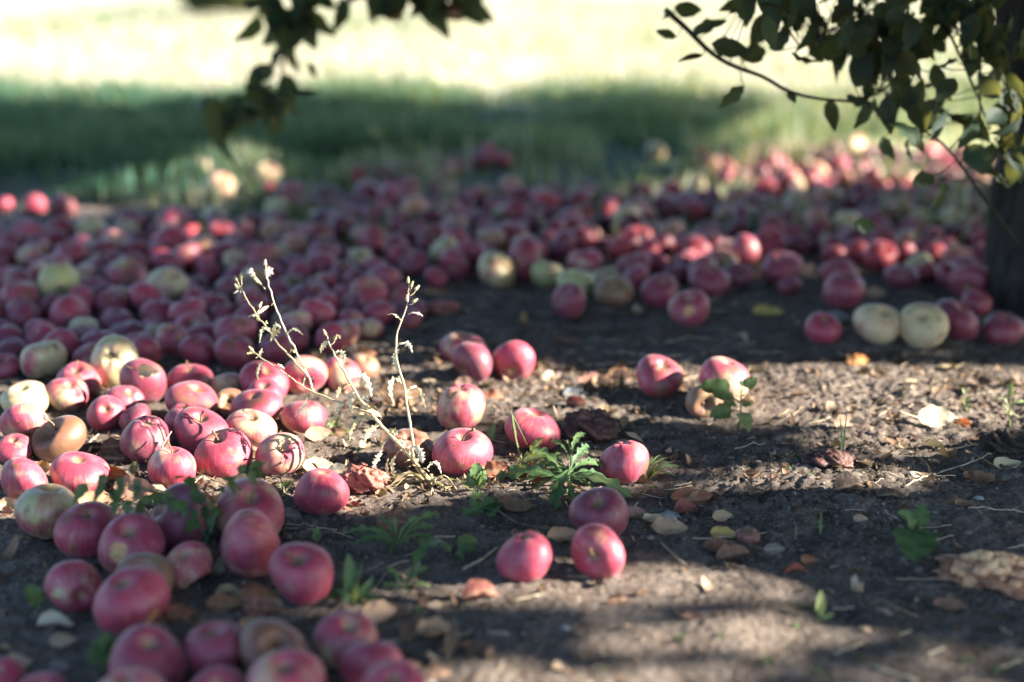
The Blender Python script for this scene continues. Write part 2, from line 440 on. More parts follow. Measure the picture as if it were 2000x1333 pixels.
# ------------------------------------------------------------------ apples: shapes
def apple_geo(shape, seed, nt=44, nf=30):
    r = np.random.default_rng(seed)
    H, taper, td, bd, lob, wob = 0.82, 0.05, 0.31, 0.19, 0.026, 0.082
    if shape == 'f': H, taper, td = 0.71, 0.03, 0.28
    if shape == 'c': H, taper, td, bd = 0.90, 0.13, 0.32, 0.16
    if shape == 'o': H, taper, td, bd = 0.90, 0.02, 0.26, 0.16
    H *= r.uniform(0.88, 1.03); taper += r.uniform(-0.05, 0.07); td *= r.uniform(0.8, 1.15)
    ph = np.linspace(0, math.pi, nf + 1)[1:-1]
    th = np.linspace(0, 2 * math.pi, nt, endpoint=False)
    PH, TH = np.meshgrid(ph, th, indexing='ij')
    def prof(PH, TH):
        x = np.sin(PH) ** 0.90 * (1 + taper * np.cos(PH))
        z = H * np.cos(PH)
        z = z - td * np.exp(-(x / 0.235) ** 2) * (np.cos(PH) > 0) + bd * np.exp(-(x / 0.25) ** 2) * (np.cos(PH) < 0)
        low = np.clip(-np.cos(PH) * 1.3 + 0.1, 0, 1)
        x = x * (1 + lob * low * np.cos(5 * TH + seed) + 0.012 * np.cos(3 * TH + seed * 2))
        z = z + 0.035 * low * np.cos(5 * TH + seed) * np.exp(-((x - 0.4) / 0.25) ** 2)
        return np.stack([x * np.cos(TH), x * np.sin(TH), z], -1)
    V = prof(PH, TH).reshape(-1, 3)
    top = prof(np.array([[1e-3]]), np.array([[0.0]])).reshape(-1, 3); bot = prof(np.array([[math.pi - 1e-3]]), np.array([[0.0]])).reshape(-1, 3)
    V = np.vstack([V, [[0, 0, top[0, 2]]], [[0, 0, bot[0, 2]]]])
    # lopsided growth
    k = r.uniform(-1, 1, 3)
    n = V / np.maximum(1e-6, np.linalg.norm(V, axis=1))[:, None]
    s = 1 + wob * (np.sin(2.1 * n[:, 0] + k[0] * 6) * np.cos(1.7 * n[:, 1] + k[1] * 6) + 0.7 * np.sin(2.6 * n[:, 2] + 1.9 * n[:, 0] + k[2] * 6))
    V = V * s[:, None]
    V[:, 2] += V[:, 0] * r.uniform(-0.10, 0.10) + V[:, 1] * r.uniform(-0.08, 0.08)
    rot = np.zeros(len(V)); flesh = np.zeros(len(V))
    def N3(f, o): return fbm(n[:, 0] * f + n[:, 2] * f * 0.73 + 40 + o, n[:, 1] * f - n[:, 2] * f * 0.61 + 40 + o, 4) - 0.46
    def dent(d, ang, depth, rt=0.0, fl=0.0, sharp=0.35, crinkle=0.0):
        nonlocal V
        a = np.arccos(np.clip(n @ unit(d), -1, 1)) + 0.25 * N3(2.5, seed)
        w = np.clip((ang - a) / (ang * sharp), 0, 1); w = w * w * (3 - 2 * w)
        V = V - n * (w * depth)[:, None] + n * (w * crinkle * N3(7, seed + 3))[:, None]
        rot[:] = np.maximum(rot, w * rt); flesh[:] = np.maximum(flesh, w * fl)
    if shape == 'k':
        dent((0.75, -0.3, 0.75), 0.75, 0.26, sharp=1.0)
    if shape == 'R':
        dent((-0.30, -0.42, 0.9), 0.80, 0.62, 1, 0, 0.30, 0.35); rot[:] = np.maximum(rot, 0.55)
    if shape == 'H':
        dent((0.05, -0.5, 0.85), 0.75, 0.42, 1, 0, 0.55, 0.25); rot[:] = np.maximum(rot, 0.30)
    if shape == 'B':
        dent((0.45, -0.75, -0.45), 0.62, 0.40, 0.0, 1, 0.25, 0.25)
    if shape == 'E':
        dent((-0.35, -0.6, 0.8), 1.05, 0.62, 0.3, 1, 0.3, 0.4)
    if shape == 'S':
        dent((0.55, -0.75, -0.15), 0.38, 0.10, 0.0, 1, 0.4, 0.12)
    if shape == 'T':
        dent((-0.30, -0.62, 0.55), 0.40, 0.10, 0.0, 1, 0.35, 0.18)
    if shape == 'w':
        V = V * (1 + 0.34 * N3(3.0, seed) + 0.16 * N3(7.5, seed + 9))[:, None]; rot[:] = 0.42
        V[:, 2] *= 0.9
    if shape == 'Q':
        V = V * (1 + 0.35 * N3(2.6, seed) + 0.22 * N3(6.5, seed + 9))[:, None]; rot[:] = 0.3
        V[:, 2] *= 0.62
    m = len(ph)
    i = np.arange(m - 1)[:, None] * nt; j = np.arange(nt)[None]; j2 = (j + 1) % nt
    Q = np.stack([i + j, i + nt + j, i + nt + j2, i + j2], -1).reshape(-1, 4)
    j = np.arange(nt); j2 = (j + 1) % nt; a = m * nt
    T = np.vstack([np.stack([np.full(nt, a), j, j2], -1), np.stack([np.full(nt, a + 1), (m - 1) * nt + j2, (m - 1) * nt + j], -1)])
    return V, [Q, T], rot, flesh, float(top[0, 2]), float(bot[0, 2])

PROTO = {}
def proto(shape, k, low=False):
    key = (shape, k, low)
    if key not in PROTO:
        V, F, rot, fl, zt, zb = apple_geo(shape, 11 * k + (ord(shape) % 17) + 1, *((26, 16) if low else (56, 38)))
        o = mk('apple', V, F, SKIN, attrs={'rot': rot, 'flesh': fl}, link=False)
        PROTO[key] = (o, V, zt, zb)
    return PROTO[key]

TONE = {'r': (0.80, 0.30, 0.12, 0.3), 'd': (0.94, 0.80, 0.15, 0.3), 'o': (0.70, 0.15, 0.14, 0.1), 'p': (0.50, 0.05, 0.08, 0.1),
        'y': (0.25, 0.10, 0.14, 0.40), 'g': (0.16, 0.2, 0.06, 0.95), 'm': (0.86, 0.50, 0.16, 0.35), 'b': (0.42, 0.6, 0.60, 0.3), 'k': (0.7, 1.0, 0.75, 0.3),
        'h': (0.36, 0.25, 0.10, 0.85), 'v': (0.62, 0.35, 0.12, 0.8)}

def stem_mesh(seed):
    r = np.random.default_rng(seed)
    b = r.uniform(-0.22, 0.22, 2)
    P = spline([(0, 0, -0.08), (b[0] * 0.15, b[1] * 0.15, 0.22), (b[0] * 0.8, b[1] * 0.8, 0.44), (b[0] * 1.7, b[1] * 1.7, 0.62)], 9)
    R = np.array([0.045, 0.038, 0.034, 0.031, 0.030, 0.031, 0.034, 0.042, 0.052])
    return tube(P, R, 7)
STEMS = []
for k in range(4):
    V, Q, T = stem_mesh(k); STEMS.append(mk('stem', V, [Q, T], STALK, link=False))
def calyx_mesh():
    mb = MB()
    for k in range(5):
        a = k * 2 * math.pi / 5
        u = np.array([math.cos(a), math.sin(a), 0]); w = np.array([-math.sin(a), math.cos(a), 0])
        P = [u * 0.03 - w * 0.05, u * 0.03 + w * 0.05, u * 0.12 - w * 0.055 + [0, 0, -0.09], u * 0.12 + w * 0.055 + [0, 0, -0.09], u * 0.17 - w * 0.02 + [0, 0, -0.19], u * 0.17 + w * 0.02 + [0, 0, -0.19]]
        mb.add(np.array(P), [[0, 1, 3, 2], [2, 3, 5, 4]])
    return mb
CALYX_O = None

def basis(axis, spin):
    z = unit(axis)
    ref = np.array([0, -1.0, 0.0]) if abs(z[1]) < 0.9 else np.array([1.0, 0, 0])
    # the y axis of an unspun apple points away from the camera, so dents modelled at -y face it
    y = -(ref - z * (ref @ z)); y = unit(y); x = np.cross(y, z)
    c, s = math.cos(spin), math.sin(spin)
    return np.stack([x * c + y * s, y * c - x * s, z], 1)

SC = 2.963
TILE = {1: (0, 240), 2: (660, 240), 3: (1330, 240), 4: (0, 630), 5: (660, 630), 6: (1330, 630), 7: (0, 883), 8: (660, 883), 9: (1330, 883)}
U_ = (0, 1, 0.25)
ROWS = [
 # tile, box, tone, shape(+ stem, * calyx), axis (right, up, towards the camera), label
 (4,120,97,392,330,'y','n',(-.3,.8,-.3),'greenish cream apple with a pink cheek, in shade left of the spotted pale apple'),
 (4,450,105,738,375,'y','n*',(-.1,-.55,-.75),'pale green apple with dark eye spots facing up, behind the yellow and red apple'),
 (4,390,218,637,430,'o','n+',(0,.95,.35),'red apple with sunny yellow shoulders in front of the spotted pale apple'),
 (4,285,300,525,510,'v','k',(.2,.9,.3),'dented dark red apple with a yellow top, left of the yellow and red one'),
 (4,0,340,278,560,'y','f',(0,.9,.2),'flattish cream apple at the left edge above the scabby blushed one'),
 (4,0,448,292,700,'p','n',(.3,-.5,.5),'sunlit pale pink apple with black scab cracks at the left edge'),
 (4,185,530,500,790,'b','R+',(-.15,.95,.35),'caved-in brown rotten apple with a stem, between the scabby pale and dark cone apples'),
 (4,515,378,735,640,'m','o',(.2,.4,.6),'upright bruised red apple with a brown shoulder behind the dark crumpled leaves'),
 (4,668,262,938,465,'d','n',(.3,.8,-.3),'dark red apple furthest back behind the cleft pair and dry tan leaf'),
 (4,648,345,860,530,'d','k',(.3,.7,.2),'dark red dented apple tucked behind the upright brown-shouldered one'),
 (4,683,455,870,640,'d','n',(-.4,.6,.2),'small dark red apple half hidden behind the big maroon cone-shaped one'),
 (4,703,517,1000,810,'d','c',(-.2,-.75,-.3),'large maroon cone-shaped apple lying blossom end up with a straw against it'),
 (4,978,215,1250,410,'r','n+',(.05,1,.1),'red apple with stem straight up at the back of the sunlit left cluster'),
 (4,1014,318,1310,500,'d','f',(.45,.8,.2),'dark red apple showing its hollow, below the red one with upright stem'),
 (4,1195,262,1392,450,'p','n',(-.5,.7,-.2),'pale sunlit blushed apple squeezed behind the dark red hollow-topped one'),
 (4,1186,405,1372,560,'b','H',(.1,.7,.6),'rotten brown apple with a sunken centre behind the two big red ones'),
 (4,1380,213,1657,450,'r','n',(.3,.8,.2),'sunlit red apple with a pale right side left of the weed stalks'),
 (4,1385,345,1605,520,'m','n',(.1,.9,.1),'dull rose apple peeking over the red dimpled apple'),
 (4,1330,388,1632,620,'r','f',(-.15,.9,.35),'red apple with a deep dimple on top, behind the pale pink stemmed one'),
 (4,980,438,1245,640,'r','n*',(.05,-.9,-.1),'red apple with tiny dark blossom end up behind the brown-topped red one'),
 (4,1015,508,1342,750,'d','n+',(.05,.92,.42),'brownish red apple with stem in its hollow, middle of the left cluster'),
 (4,1305,480,1605,710,'p','n+',(.1,.9,.42),'pale pink sunlit apple with open stem hollow above the half-shaded red one'),
 (4,1130,618,1472,893,'r','n+',(-.3,.9,.2),'red apple crossed by a curved shadow, tan stem in hollow, sharp in front row'),
 (4,1465,633,1752,902,'p','n+',(.35,.62,.55),'bright sunlit apple with stem toward camera and stem shadow, right end of front row'),
 (4,853,705,1143,952,'p','o+',(.05,1,.1),'pale pink sunlit apple with short stub stem behind the dark leafy sprig'),
 (4,290,742,617,978,'r','f',(.1,.96,.2),'flat-topped pink red apple in full sun beside the orange crumpled leaf'),
 (4,0,780,275,1028,'r','n',(.1,.6,-.6),'rosy apple half in sun at the left edge under the caved-in brown one'),
 (4,-20,622,195,830,'r','f',(0,.95,.2),'red apple cut by the left edge, left of the caved-in brown one'),
 (4,1633,172,1895,420,'p','n*',(.25,-.3,.9),'sunlit pink apple with its eye facing camera behind the tall weed stalks'),
 (4,1860,172,2070,420,'p','n',(.2,.8,.2),'overexposed pale pink apple right behind the weed, next to the eye-facing one'),
 (4,1640,432,1905,640,'r','f',(.1,.9,-.1),'red orange apple under the leaning weed branch with a tan leaf before it'),
 (4,108,945,470,1255,'h','n',(.1,.9,-.1),'large greenish shaded apple with pink flush at lower left, left of three red ones'),
 (4,335,1032,697,1320,'r','n+',(.1,.92,.35),'shaded red apple with a stem hollow right of the large greenish one'),
 (4,880,950,1252,1210,'d','k',(-.6,.4,.3),'dark red apple half hidden behind the dark green sprig'),
 (4,1222,995,1624,1290,'v','n+',(.15,.9,.45),'big red apple with a yellow top and stem hollow right of the dark sprig'),
 (4,1708,818,2030,1125,'r','o',(.05,.97,-.1),'solitary striped red apple in shade below the weed, in sharp focus'),
 (4,-40,165,123,355,'m','n',(0,.9,.35),'brownish red shaded apple cut by the left edge beside the greenish cream one'),
 (4,15,105,150,200,'k','w',U_,'blackened rotten apple left of the greenish cream one'),
 (7,565,385,962,670,'r','T',(.0,.9,.3),'shaded red apple with a cracked yellow scar facing camera, lower left'),
 (7,690,345,890,480,'y','n',(.3,.8,0),'yellowish apple peeping over the scarred red one'),
 (7,945,470,1224,835,'p','B',(-.1,.8,.35),'pale blush apple with its lower front eaten away'),
 (7,650,585,1003,820,'b','E',(0,.7,.3),'half-eaten brown and yellow apple between the scarred and the eaten pale one'),
 (7,258,618,588,905,'v','n*',(.6,-.2,.75),'dull pale red apple with its eye turned right, lower left'),
 (7,535,700,967,1040,'r','S',(-.1,.95,.3),'large shaded red apple with an orange flesh wound low on its right side'),
 (7,1285,405,1634,685,'r','c',(-.75,.3,.3),'pointed red apple lying on its side with a brownish tip to the right'),
 (7,1553,548,1932,855,'r','n+',(-.05,.92,.42),'red apple with stem hollow facing up behind the pale green leaf'),
 (7,680,1055,1112,1400,'m','n',(.2,.9,.3),'mauve red blurred apple in the front heap behind the pink foreground one'),
 (7,985,1000,1372,1270,'r','n',(.0,.9,.3),'bright red blurred apple at the back of the front heap'),
 (7,600,1180,1042,1530,'p','n',(-.2,.9,.2),'pink blurred apple cut by the bottom edge, leftmost of the front heap'),
 (7,1395,970,1792,1230,'k','H',(.2,.8,.4),'maroon blurred apple with a brown rotten side in the front heap'),
 (7,1388,1140,1852,1530,'p','n',(.1,.9,.3),'large pink blurred apple cut by the bottom edge in the middle of the front heap'),
 (7,1095,1255,1455,1560,'m','n',(0,.9,.3),'dull mauve apple just showing at the bottom edge between two pink ones'),
 (7,-140,1180,142,1430,'r','n',(0,.9,.3),'deep red blurred apple in the bottom left corner'),
 (7,130,1290,352,1530,'r','n',(0,.9,.3),'rosy apple barely showing at the bottom edge right of the corner one'),
 (7,1815,925,2195,1190,'v','n',(.2,.9,.3),'shaded apple with yellowish shoulder at the right end of the front heap'),
 (8,-5,1050,355,1340,'r','n',(.2,.8,-.2),'smooth rosy apple below the yellow-shouldered one of the front heap'),
 (8,140,1215,540,1550,'r','n+',(-.1,.95,.4),'red apple with pale hollow at the bottom edge, rightmost of the front heap'),
 (5,585,38,850,232,'v','f',(.1,.9,.2),'dull red and green apple at the back of the trio beyond the pale upright one'),
 (5,665,115,902,350,'d','c',(-.5,-.3,.7),'dark red shadowed apple with sunlit cap, front of the trio'),
 (5,893,85,1142,350,'r','n*',(-.05,-.25,.95),'red apple with eye facing camera and bright sunlit right side, right of the trio'),
 (5,573,372,858,605,'v','o',(.05,-1,-.05),'pale yellow-streaked apple standing upside down behind the big bright red one'),
 (5,532,583,888,892,'r','n+',(.15,.95,.3),'big bright red apple beside the weed root, sharpest of all'),
 (5,968,468,1292,692,'r','f',(.2,.95,-.15),'flattened rosy apple lying alone left of the yellow leaf'),
 (5,1517,680,1804,912,'r','n',(.1,-.95,.05),'red apple with pale front beside the grass tuft'),
 (5,1343,975,1692,1240,'d','n+',(-.15,.85,.5),'purplish shaded apple with pale stem hollow behind the front pair'),
 (5,250,612,550,835,'k','w',(.1,.9,.2),'wrinkled purple brown apple behind the weed stem'),
 (5,1725,192,2002,428,'r','f+',(.2,.93,.35),'rosy apple with hollow up, alone left of the leaf-screened twin apples'),
 (5,55,165,242,345,'b','n',(.2,.8,.3),'brown and orange sunlit apple with rot behind the weed'),
 (8,930,425,1252,770,'r','o*',(.1,-.95,.0),'red apple with pointed pale crown, left of the front pair'),
 (8,1360,420,1670,738,'r','n+',(-.35,.25,.9),'red apple with stem facing camera and sunlit right half, right of the front pair'),
 (6,95,207,385,470,'p','n',(.2,.8,.1),'pale rosy apple behind the green toothed plant, upper of the touching twins'),
 (6,30,320,250,530,'b','H',(.3,.3,.8),'browning pink apple with a rotten front, lower of the twins by the toothed plant'),
 (9,318,403,460,540,'k','w',U_,'tiny shrivelled purple grey apple beside the yellow leaf'),
 (3,720,1100,927,1288,'r','n',(0,.8,.3),'small magenta red apple left of the two greenish apples, under the tree'),
 (3,988,1025,1267,1292,'y','o',(.3,.7,.5),'yellow green apple with a dark gnawed patch at lower left, near trunk'),
 (3,1264,1038,1537,1302,'y','o',(-.2,.7,.55),'greenish cream apple with faint blush, second from the small magenta one'),
 (3,1460,1020,1725,1262,'d','n',(.2,.8,.2),'very dark red apple right of the greenish cream one'),
 (3,1742,1058,1990,1305,'d','n',(-.1,.9,.2),'dark plum apple at the right edge below the trunk'),
 (3,815,862,1062,1070,'m','n',(.1,.9,.2),'mauve apple, front one of the blurred stack of two'),
 (3,790,772,1017,970,'r','f',(-.1,.9,.2),'magenta apple behind and above the mauve one of the blurred stack'),
 (3,1165,805,1372,960,'d','f',(0,.9,.2),'dark crimson apple alone in shade between stack and trunk'),
 (3,1558,808,1770,1035,'m','n*',(-.35,-.15,.9),'mauve apple with dark eye facing camera beside the trunk foot'),
 (3,1620,945,1800,1115,'d','n',(.2,.8,.2),'dark red apple in front of the eye-facing mauve one by the trunk'),
 (3,-68,940,168,1180,'r','T',(-.2,.7,.5),'rosy apple with a dull scabbed top alone before the blurred heap'),
 (3,40,818,287,1015,'d','f',(.1,.9,.2),'purple red apple just behind the scab-topped rosy one'),
 (3,-25,715,162,880,'r','n',(.2,.8,.2),'apple with a sunlit pink right face at the heap front'),
 (3,158,712,277,850,'r','n',(.2,.8,.2),'small sunlit coral apple right of the pink-faced one'),
 (3,452,715,715,885,'m','n',(-.2,.8,.2),'mauve apple with a thin sunlit pink right rim'),
 (3,408,600,612,785,'m','n',(-.2,.8,.2),'pink mauve apple directly behind the thin-rimmed one'),
 (2,1113,775,1312,975,'g','n',(.1,.9,.1),'grey green apple left of the bright green one'),
 (2,1266,836,1492,1000,'g','f',(.2,.9,.1),'bright lime green apple lit at the front of the heap'),
 (2,1320,732,1527,890,'p','n',(0,.9,.2),'pink apple behind the green pair'),
 (2,1250,965,1442,1105,'d','k',(-.7,.3,.3),'dark red gnawed apple lying in front of the lime green one'),
 (2,1488,878,1722,1070,'b','n',(0,.8,.3),'brownish mauve apple right of the lime green one'),
 (2,1758,868,1978,1075,'m','n',(0,.8,.3),'smooth purple red apple between brownish mauve and scab-topped ones'),
 (2,828,742,1047,925,'y','n',(.3,.8,.2),'cream yellow apple with a sunlit right side, alone among reds'),
 (2,588,733,762,900,'r','n*',(-.2,-.2,.9),'crimson apple left of the cream yellow one'),
 (2,743,692,902,830,'r','n',(0,.9,.2),'dark crimson apple behind and left of the cream yellow one'),
 (2,63,885,287,1110,'r','n',(0,.8,.3),'red orange apple in shade right of the tall weed heads'),
 (2,280,975,522,1115,'d','Q',U_,'flattened dark red collapsed apple behind the single right weed stem'),
 (1,625,803,862,985,'v','f+',(.25,.92,.3),'apple with yellow top and red lower side, standing out in the left carpet'),
 (1,888,818,1137,990,'y','n',(.4,.7,.2),'pale yellow apple behind a red one in the left carpet'),
 (1,200,830,455,1010,'g','n*',(.45,-.3,.8),'pale green apple with its eye turned right in the left carpet'),
 (1,298,1010,517,1220,'r','n*',(.75,-.1,.6),'crimson apple with yellow eye end turned right in the left carpet'),
 (1,1003,1088,1237,1260,'p','f+',(-.1,.8,.55),'rosy apple with open hollow tilted toward camera in the left carpet'),
 (1,893,1158,1092,1350,'p','n+',(.15,.95,.3),'pinkish apple with pale top in front of the hollow-topped rosy one'),
 (1,1038,1218,1252,1410,'m','n',(0,.9,.2),'grey mauve dusty apple right of the pale-topped pinkish one'),
 (1,1250,1188,1492,1460,'m','n',(0,.9,.2),'large dusky red apple left of the weed at the carpet front'),
 (1,1660,890,1902,1145,'d','n',(0,.9,.2),'large deep red apple behind the two tall weed stems'),
 (1,690,1178,882,1370,'o','n',(0,.9,.2),'orange red apple with a brown hollow among the dark reds'),
 (1,1158,270,1387,460,'p','n',(.3,.7,.2),'pale peach sunlit apple by the turf, lower of the bright pair'),
 (1,1108,190,1277,325,'y','n',(.3,.7,.2),'cream sunlit apple by the turf, upper of the bright pair'),
 (1,1468,248,1642,380,'y','n',(0,.9,.2),'whitish apple at the turf edge right of the bright pair'),
]
# apples of the blurred carpet: (tile, box, tone)
BLUR = [(1,205,980,392,1140,'d'),(1,0,1030,207,1170,'d'),(1,590,1050,767,1205,'m'),(1,805,1030,1012,1190,'m'),(1,975,1028,1202,1190,'r'),(1,1240,1108,1482,1300,'m'),
 (1,145,1153,342,1300,'r'),(1,238,1213,472,1390,'m'),(1,458,1173,692,1330,'d'),(1,818,1108,972,1220,'r'),(1,750,918,962,1060,'r'),(1,945,898,1107,1030,'r'),
 (1,1070,928,1222,1045,'d'),(1,1160,983,1342,1110,'m'),(1,1345,1058,1542,1220,'m'),(1,1530,898,1702,1050,'r'),(1,1240,898,1402,1040,'r'),(1,1290,808,1502,970,'m'),
 (1,1760,738,1962,910,'m'),(1,0,898,232,1050,'m'),(1,-60,820,120,960,'r'),(1,310,698,512,850,'m'),(1,160,768,322,885,'m'),(1,480,738,602,880,'y'),(1,570,598,742,745,'p'),
 (1,730,618,862,740,'p'),(1,1100,638,1257,765,'r'),(1,1000,638,1112,750,'r'),(1,870,588,1112,720,'m'),(1,888,478,1112,640,'m'),(1,1170,478,1322,610,'y'),(1,1285,638,1452,795,'m'),
 (1,1330,598,1472,700,'p'),(1,1400,688,1532,830,'r'),(1,1790,688,1987,840,'d'),(1,1720,568,1892,690,'r'),(1,1580,328,1792,500,'m'),(1,1800,338,1982,500,'d'),(1,1520,438,1672,560,'y'),
 (1,130,393,267,545,'r'),(1,265,408,432,550,'d'),(1,-40,418,77,520,'r'),(1,0,1130,100,1230,'m'),(1,-60,1180,140,1330,'d'),(1,100,600,260,720,'m'),(1,260,580,400,700,'m'),(1,-20,640,130,770,'m'),
 (2,440,648,592,795,'d'),(2,288,693,442,845,'r'),(2,113,588,312,720,'r'),(2,140,778,302,925,'r'),(2,-60,950,82,1130,'d'),(2,1458,808,1642,910,'p'),(2,1638,818,1802,935,'r'),(2,1608,758,1812,885,'m'),
 (2,928,678,1192,840,'m'),(2,1200,638,1382,790,'d'),(2,-60,700,60,830,'d'),(2,10,800,150,930,'m'),(3,448,528,622,650,'m'),(3,608,618,772,780,'d'),(3,900,600,1060,740,'m'),(3,1060,520,1220,660,'m'),
 (3,1450,640,1600,790,'p'),(3,1350,380,1520,520,'m'),(3,560,880,700,960,'d')]

# ------------------------------------------------------------------ apples: placing
APPLES = []
def place_apple(px0, py0, px1, py1, tone, shape, axis, label, seed, low=False, dmax=0.083):
    w = px1 - px0; h = py1 - py0
    if h < 0.72 * w: cy = py0 + 0.44 * w
    else: cy = (py0 + py1) / 2
    cx = (px0 + px1) / 2
    sh = shape.rstrip('+*')
    r = np.random.default_rng(seed)
    src, V, zt, zb = proto(sh, int(r.integers(0, 7)), low)
    if axis is None:
        a = r.uniform(0, 6.28); t = r.choice([r.uniform(0, 0.6), r.uniform(0, 1.6), r.uniform(2.4, 3.1)])
        axis = (math.sin(t) * math.cos(a), math.cos(t), math.sin(t) * math.sin(a))
    ax = np.array([axis[0], -axis[2], axis[1]], float)
    rigid = sh in 'RHBESTk'
    B = basis(ax, r.uniform(-0.3, 0.3) if rigid else r.uniform(0, 6.28))
    W = V @ B.T
    mn, mx = W.min(0), W.max(0)
    half = (mx[0] - mn[0]) / 2
    d = ray(cx, cy)
    # radius follows the depth; depth follows the height of the centre over the soil
    g = 0.0; rad = 0.03; t = 1.5
    for _ in range(6):
        k = (w / 2) / FPX / half
        rad = min(max(k * t, 0.0225), dmax / 2) if sh not in 'wQ' else k * t
        zc = g - mn[2] * rad - 0.003 + (mn[2] + mx[2]) / 2 * rad * 0
        t = (zc - CAM_H) / d[2]
        P = EYE + d * t
        g = gz1(P[0], P[1])
    zoff = (mn[2] + mx[2]) / 2
    APPLES.append(dict(P=P.copy(), r=rad, half=half, B=B, src=src, tone=tone, label=label, seed=seed, mn=mn[2], shape=shape, zt=zt, zb=zb, fixed=True, px=(cx, cy), low=low))

for i, (tl, x0, y0, x1, y1, tone, shape, axis, label) in enumerate(ROWS):
    ox, oy = TILE[tl]
    place_apple(ox + x0 / SC, oy + y0 / SC, ox + x1 / SC, oy + y1 / SC, tone, shape, axis, label, 100 + i)
for i, (tl, x0, y0, x1, y1, tone) in enumerate(BLUR):
    ox, oy = TILE[tl]
    place_apple(ox + x0 / SC, oy + y0 / SC, ox + x1 / SC, oy + y1 / SC, tone, 'nnfoc'[i % 5], None, None, 400 + i)
n_fixed = len(APPLES)

def inpoly(x, y, poly):
    x = np.asarray(x, float); y = np.asarray(y, float)
    c = np.zeros(x.shape, bool); n = len(poly)
    for i in range(n):
        x0, y0 = poly[i]; x1, y1 = poly[(i + 1) % n]
        if y0 == y1: continue
        c ^= ((y0 > y) != (y1 > y)) & (x < (x1 - x0) * (y - y0) / (y1 - y0) + x0)
    return c

# push interpenetrating fruit apart on the ground
def relax(items, it=30, frozen=0):
    P = np.array([a['P'][:2] for a in items]); R = np.array([a['r'] * 0.97 for a in items]); S0 = P.copy()
    for _ in range(it):
        D = P[:, None] - P[None]; L = np.linalg.norm(D, axis=2) + 1e-9
        pen = R[:, None] + R[None] - L; np.fill_diagonal(pen, 0)
        pen = np.clip(pen, 0, None)
        mv = (D / L[..., None] * (pen * 0.5)[..., None]).sum(1)
        mv[:, 1] *= 1.3; mv[:, 0] *= 0.6
        P += 0.5 * mv + 0.03 * (S0 - P)
    for a, p in zip(items, P):
        a['P'][0], a['P'][1] = p
        a['P'][2] = gz1(*p) - a['mn'] * a['r'] - 0.005
relax(APPLES)

# the rest of the carpet and of the heap, scattered on the soil
FILL_L = [(-150, 425), (200, 425), (520, 415), (760, 520), (830, 600), (520, 690), (300, 680), (-150, 700)]
FILL_H = [(500, 352), (700, 330), (860, 300), (1250, 290), (1600, 285), (2100, 268), (2100, 545), (1900, 560), (1800, 520), (1600, 480), (1420, 545), (1250, 545), (1050, 525), (860, 530), (720, 470), (620, 420)]
cand = []
r_ = np.random.default_rng(21)
N_c = 34000
Xc = r_.uniform(-2.2, 2.2, N_c); Yc = r_.uniform(1.7, 4.6, N_c)
px_, py_ = to_px(np.stack([Xc, Yc, np.full(N_c, 0.03)], -1))
inl = inpoly(px_, py_, FILL_L); inh = inpoly(px_, py_, FILL_H)
keep = np.where(inl | inh)[0]
pos = [tuple(a['P'][:2]) + (a['r'],) for a in APPLES]
arr = np.array(pos)
FILL = []
for k in keep:
    if inh[k] and r_.random() < np.clip((385 - py_[k]) / 100, 0, .92) * (0.35 if px_[k] > 1520 else 1): continue
    if len(FILL) > 640: break
    rr = r_.uniform(0.024, 0.036)
    p = np.array([Xc[k], Yc[k]])
    d2 = np.hypot(arr[:, 0] - p[0], arr[:, 1] - p[1])
    if (d2 < (arr[:, 2] + rr) * 0.93).any(): continue
    # bare gaps between the drifts of fruit
    if fbm(np.array([p[0] * 2.1 + 3]), np.array([p[1] * 2.1]), 2)[0] < (0.22 if inh[k] else 0.2): continue
    arr = np.vstack([arr, [p[0], p[1], rr]])
    FILL.append((p[0], p[1], rr, px_[k], py_[k]))
FILL.sort(key=lambda f: f[1])
n_single = max(0, 296 - n_fixed)
TW = ['r'] * 5 + ['d'] * 6 + ['m'] * 7 + ['p'] * 2 + ['y'] * 1 + ['v'] * 2 + ['b'] * 1
for i, (x, y, rr, px, py) in enumerate(FILL):
    s = 900 + i
    q = np.random.default_rng(s)
    src, V, zt, zb = proto('nfonc'[int(q.integers(0, 5))], int(q.integers(0, 7)), True)
    a = q.uniform(0, 6.28); t = q.choice([q.uniform(0, 0.7), q.uniform(0, 3.1)])
    B = basis(np.array([math.sin(t) * math.cos(a), math.sin(t) * math.sin(a), math.cos(t)]), q.uniform(0, 6.28))
    W = V @ B.T
    APPLES.append(dict(P=np.array([x, y, gz1(x, y) - W[:, 2].min() * rr - 0.003]), r=rr, B=B, src=src, tone=TW[int(q.integers(0, len(TW)))], label=None, seed=s,
                       mn=W[:, 2].min(), shape='n', zt=zt, zb=zb, px=(px, py), low=True, stuff=i >= n_single))

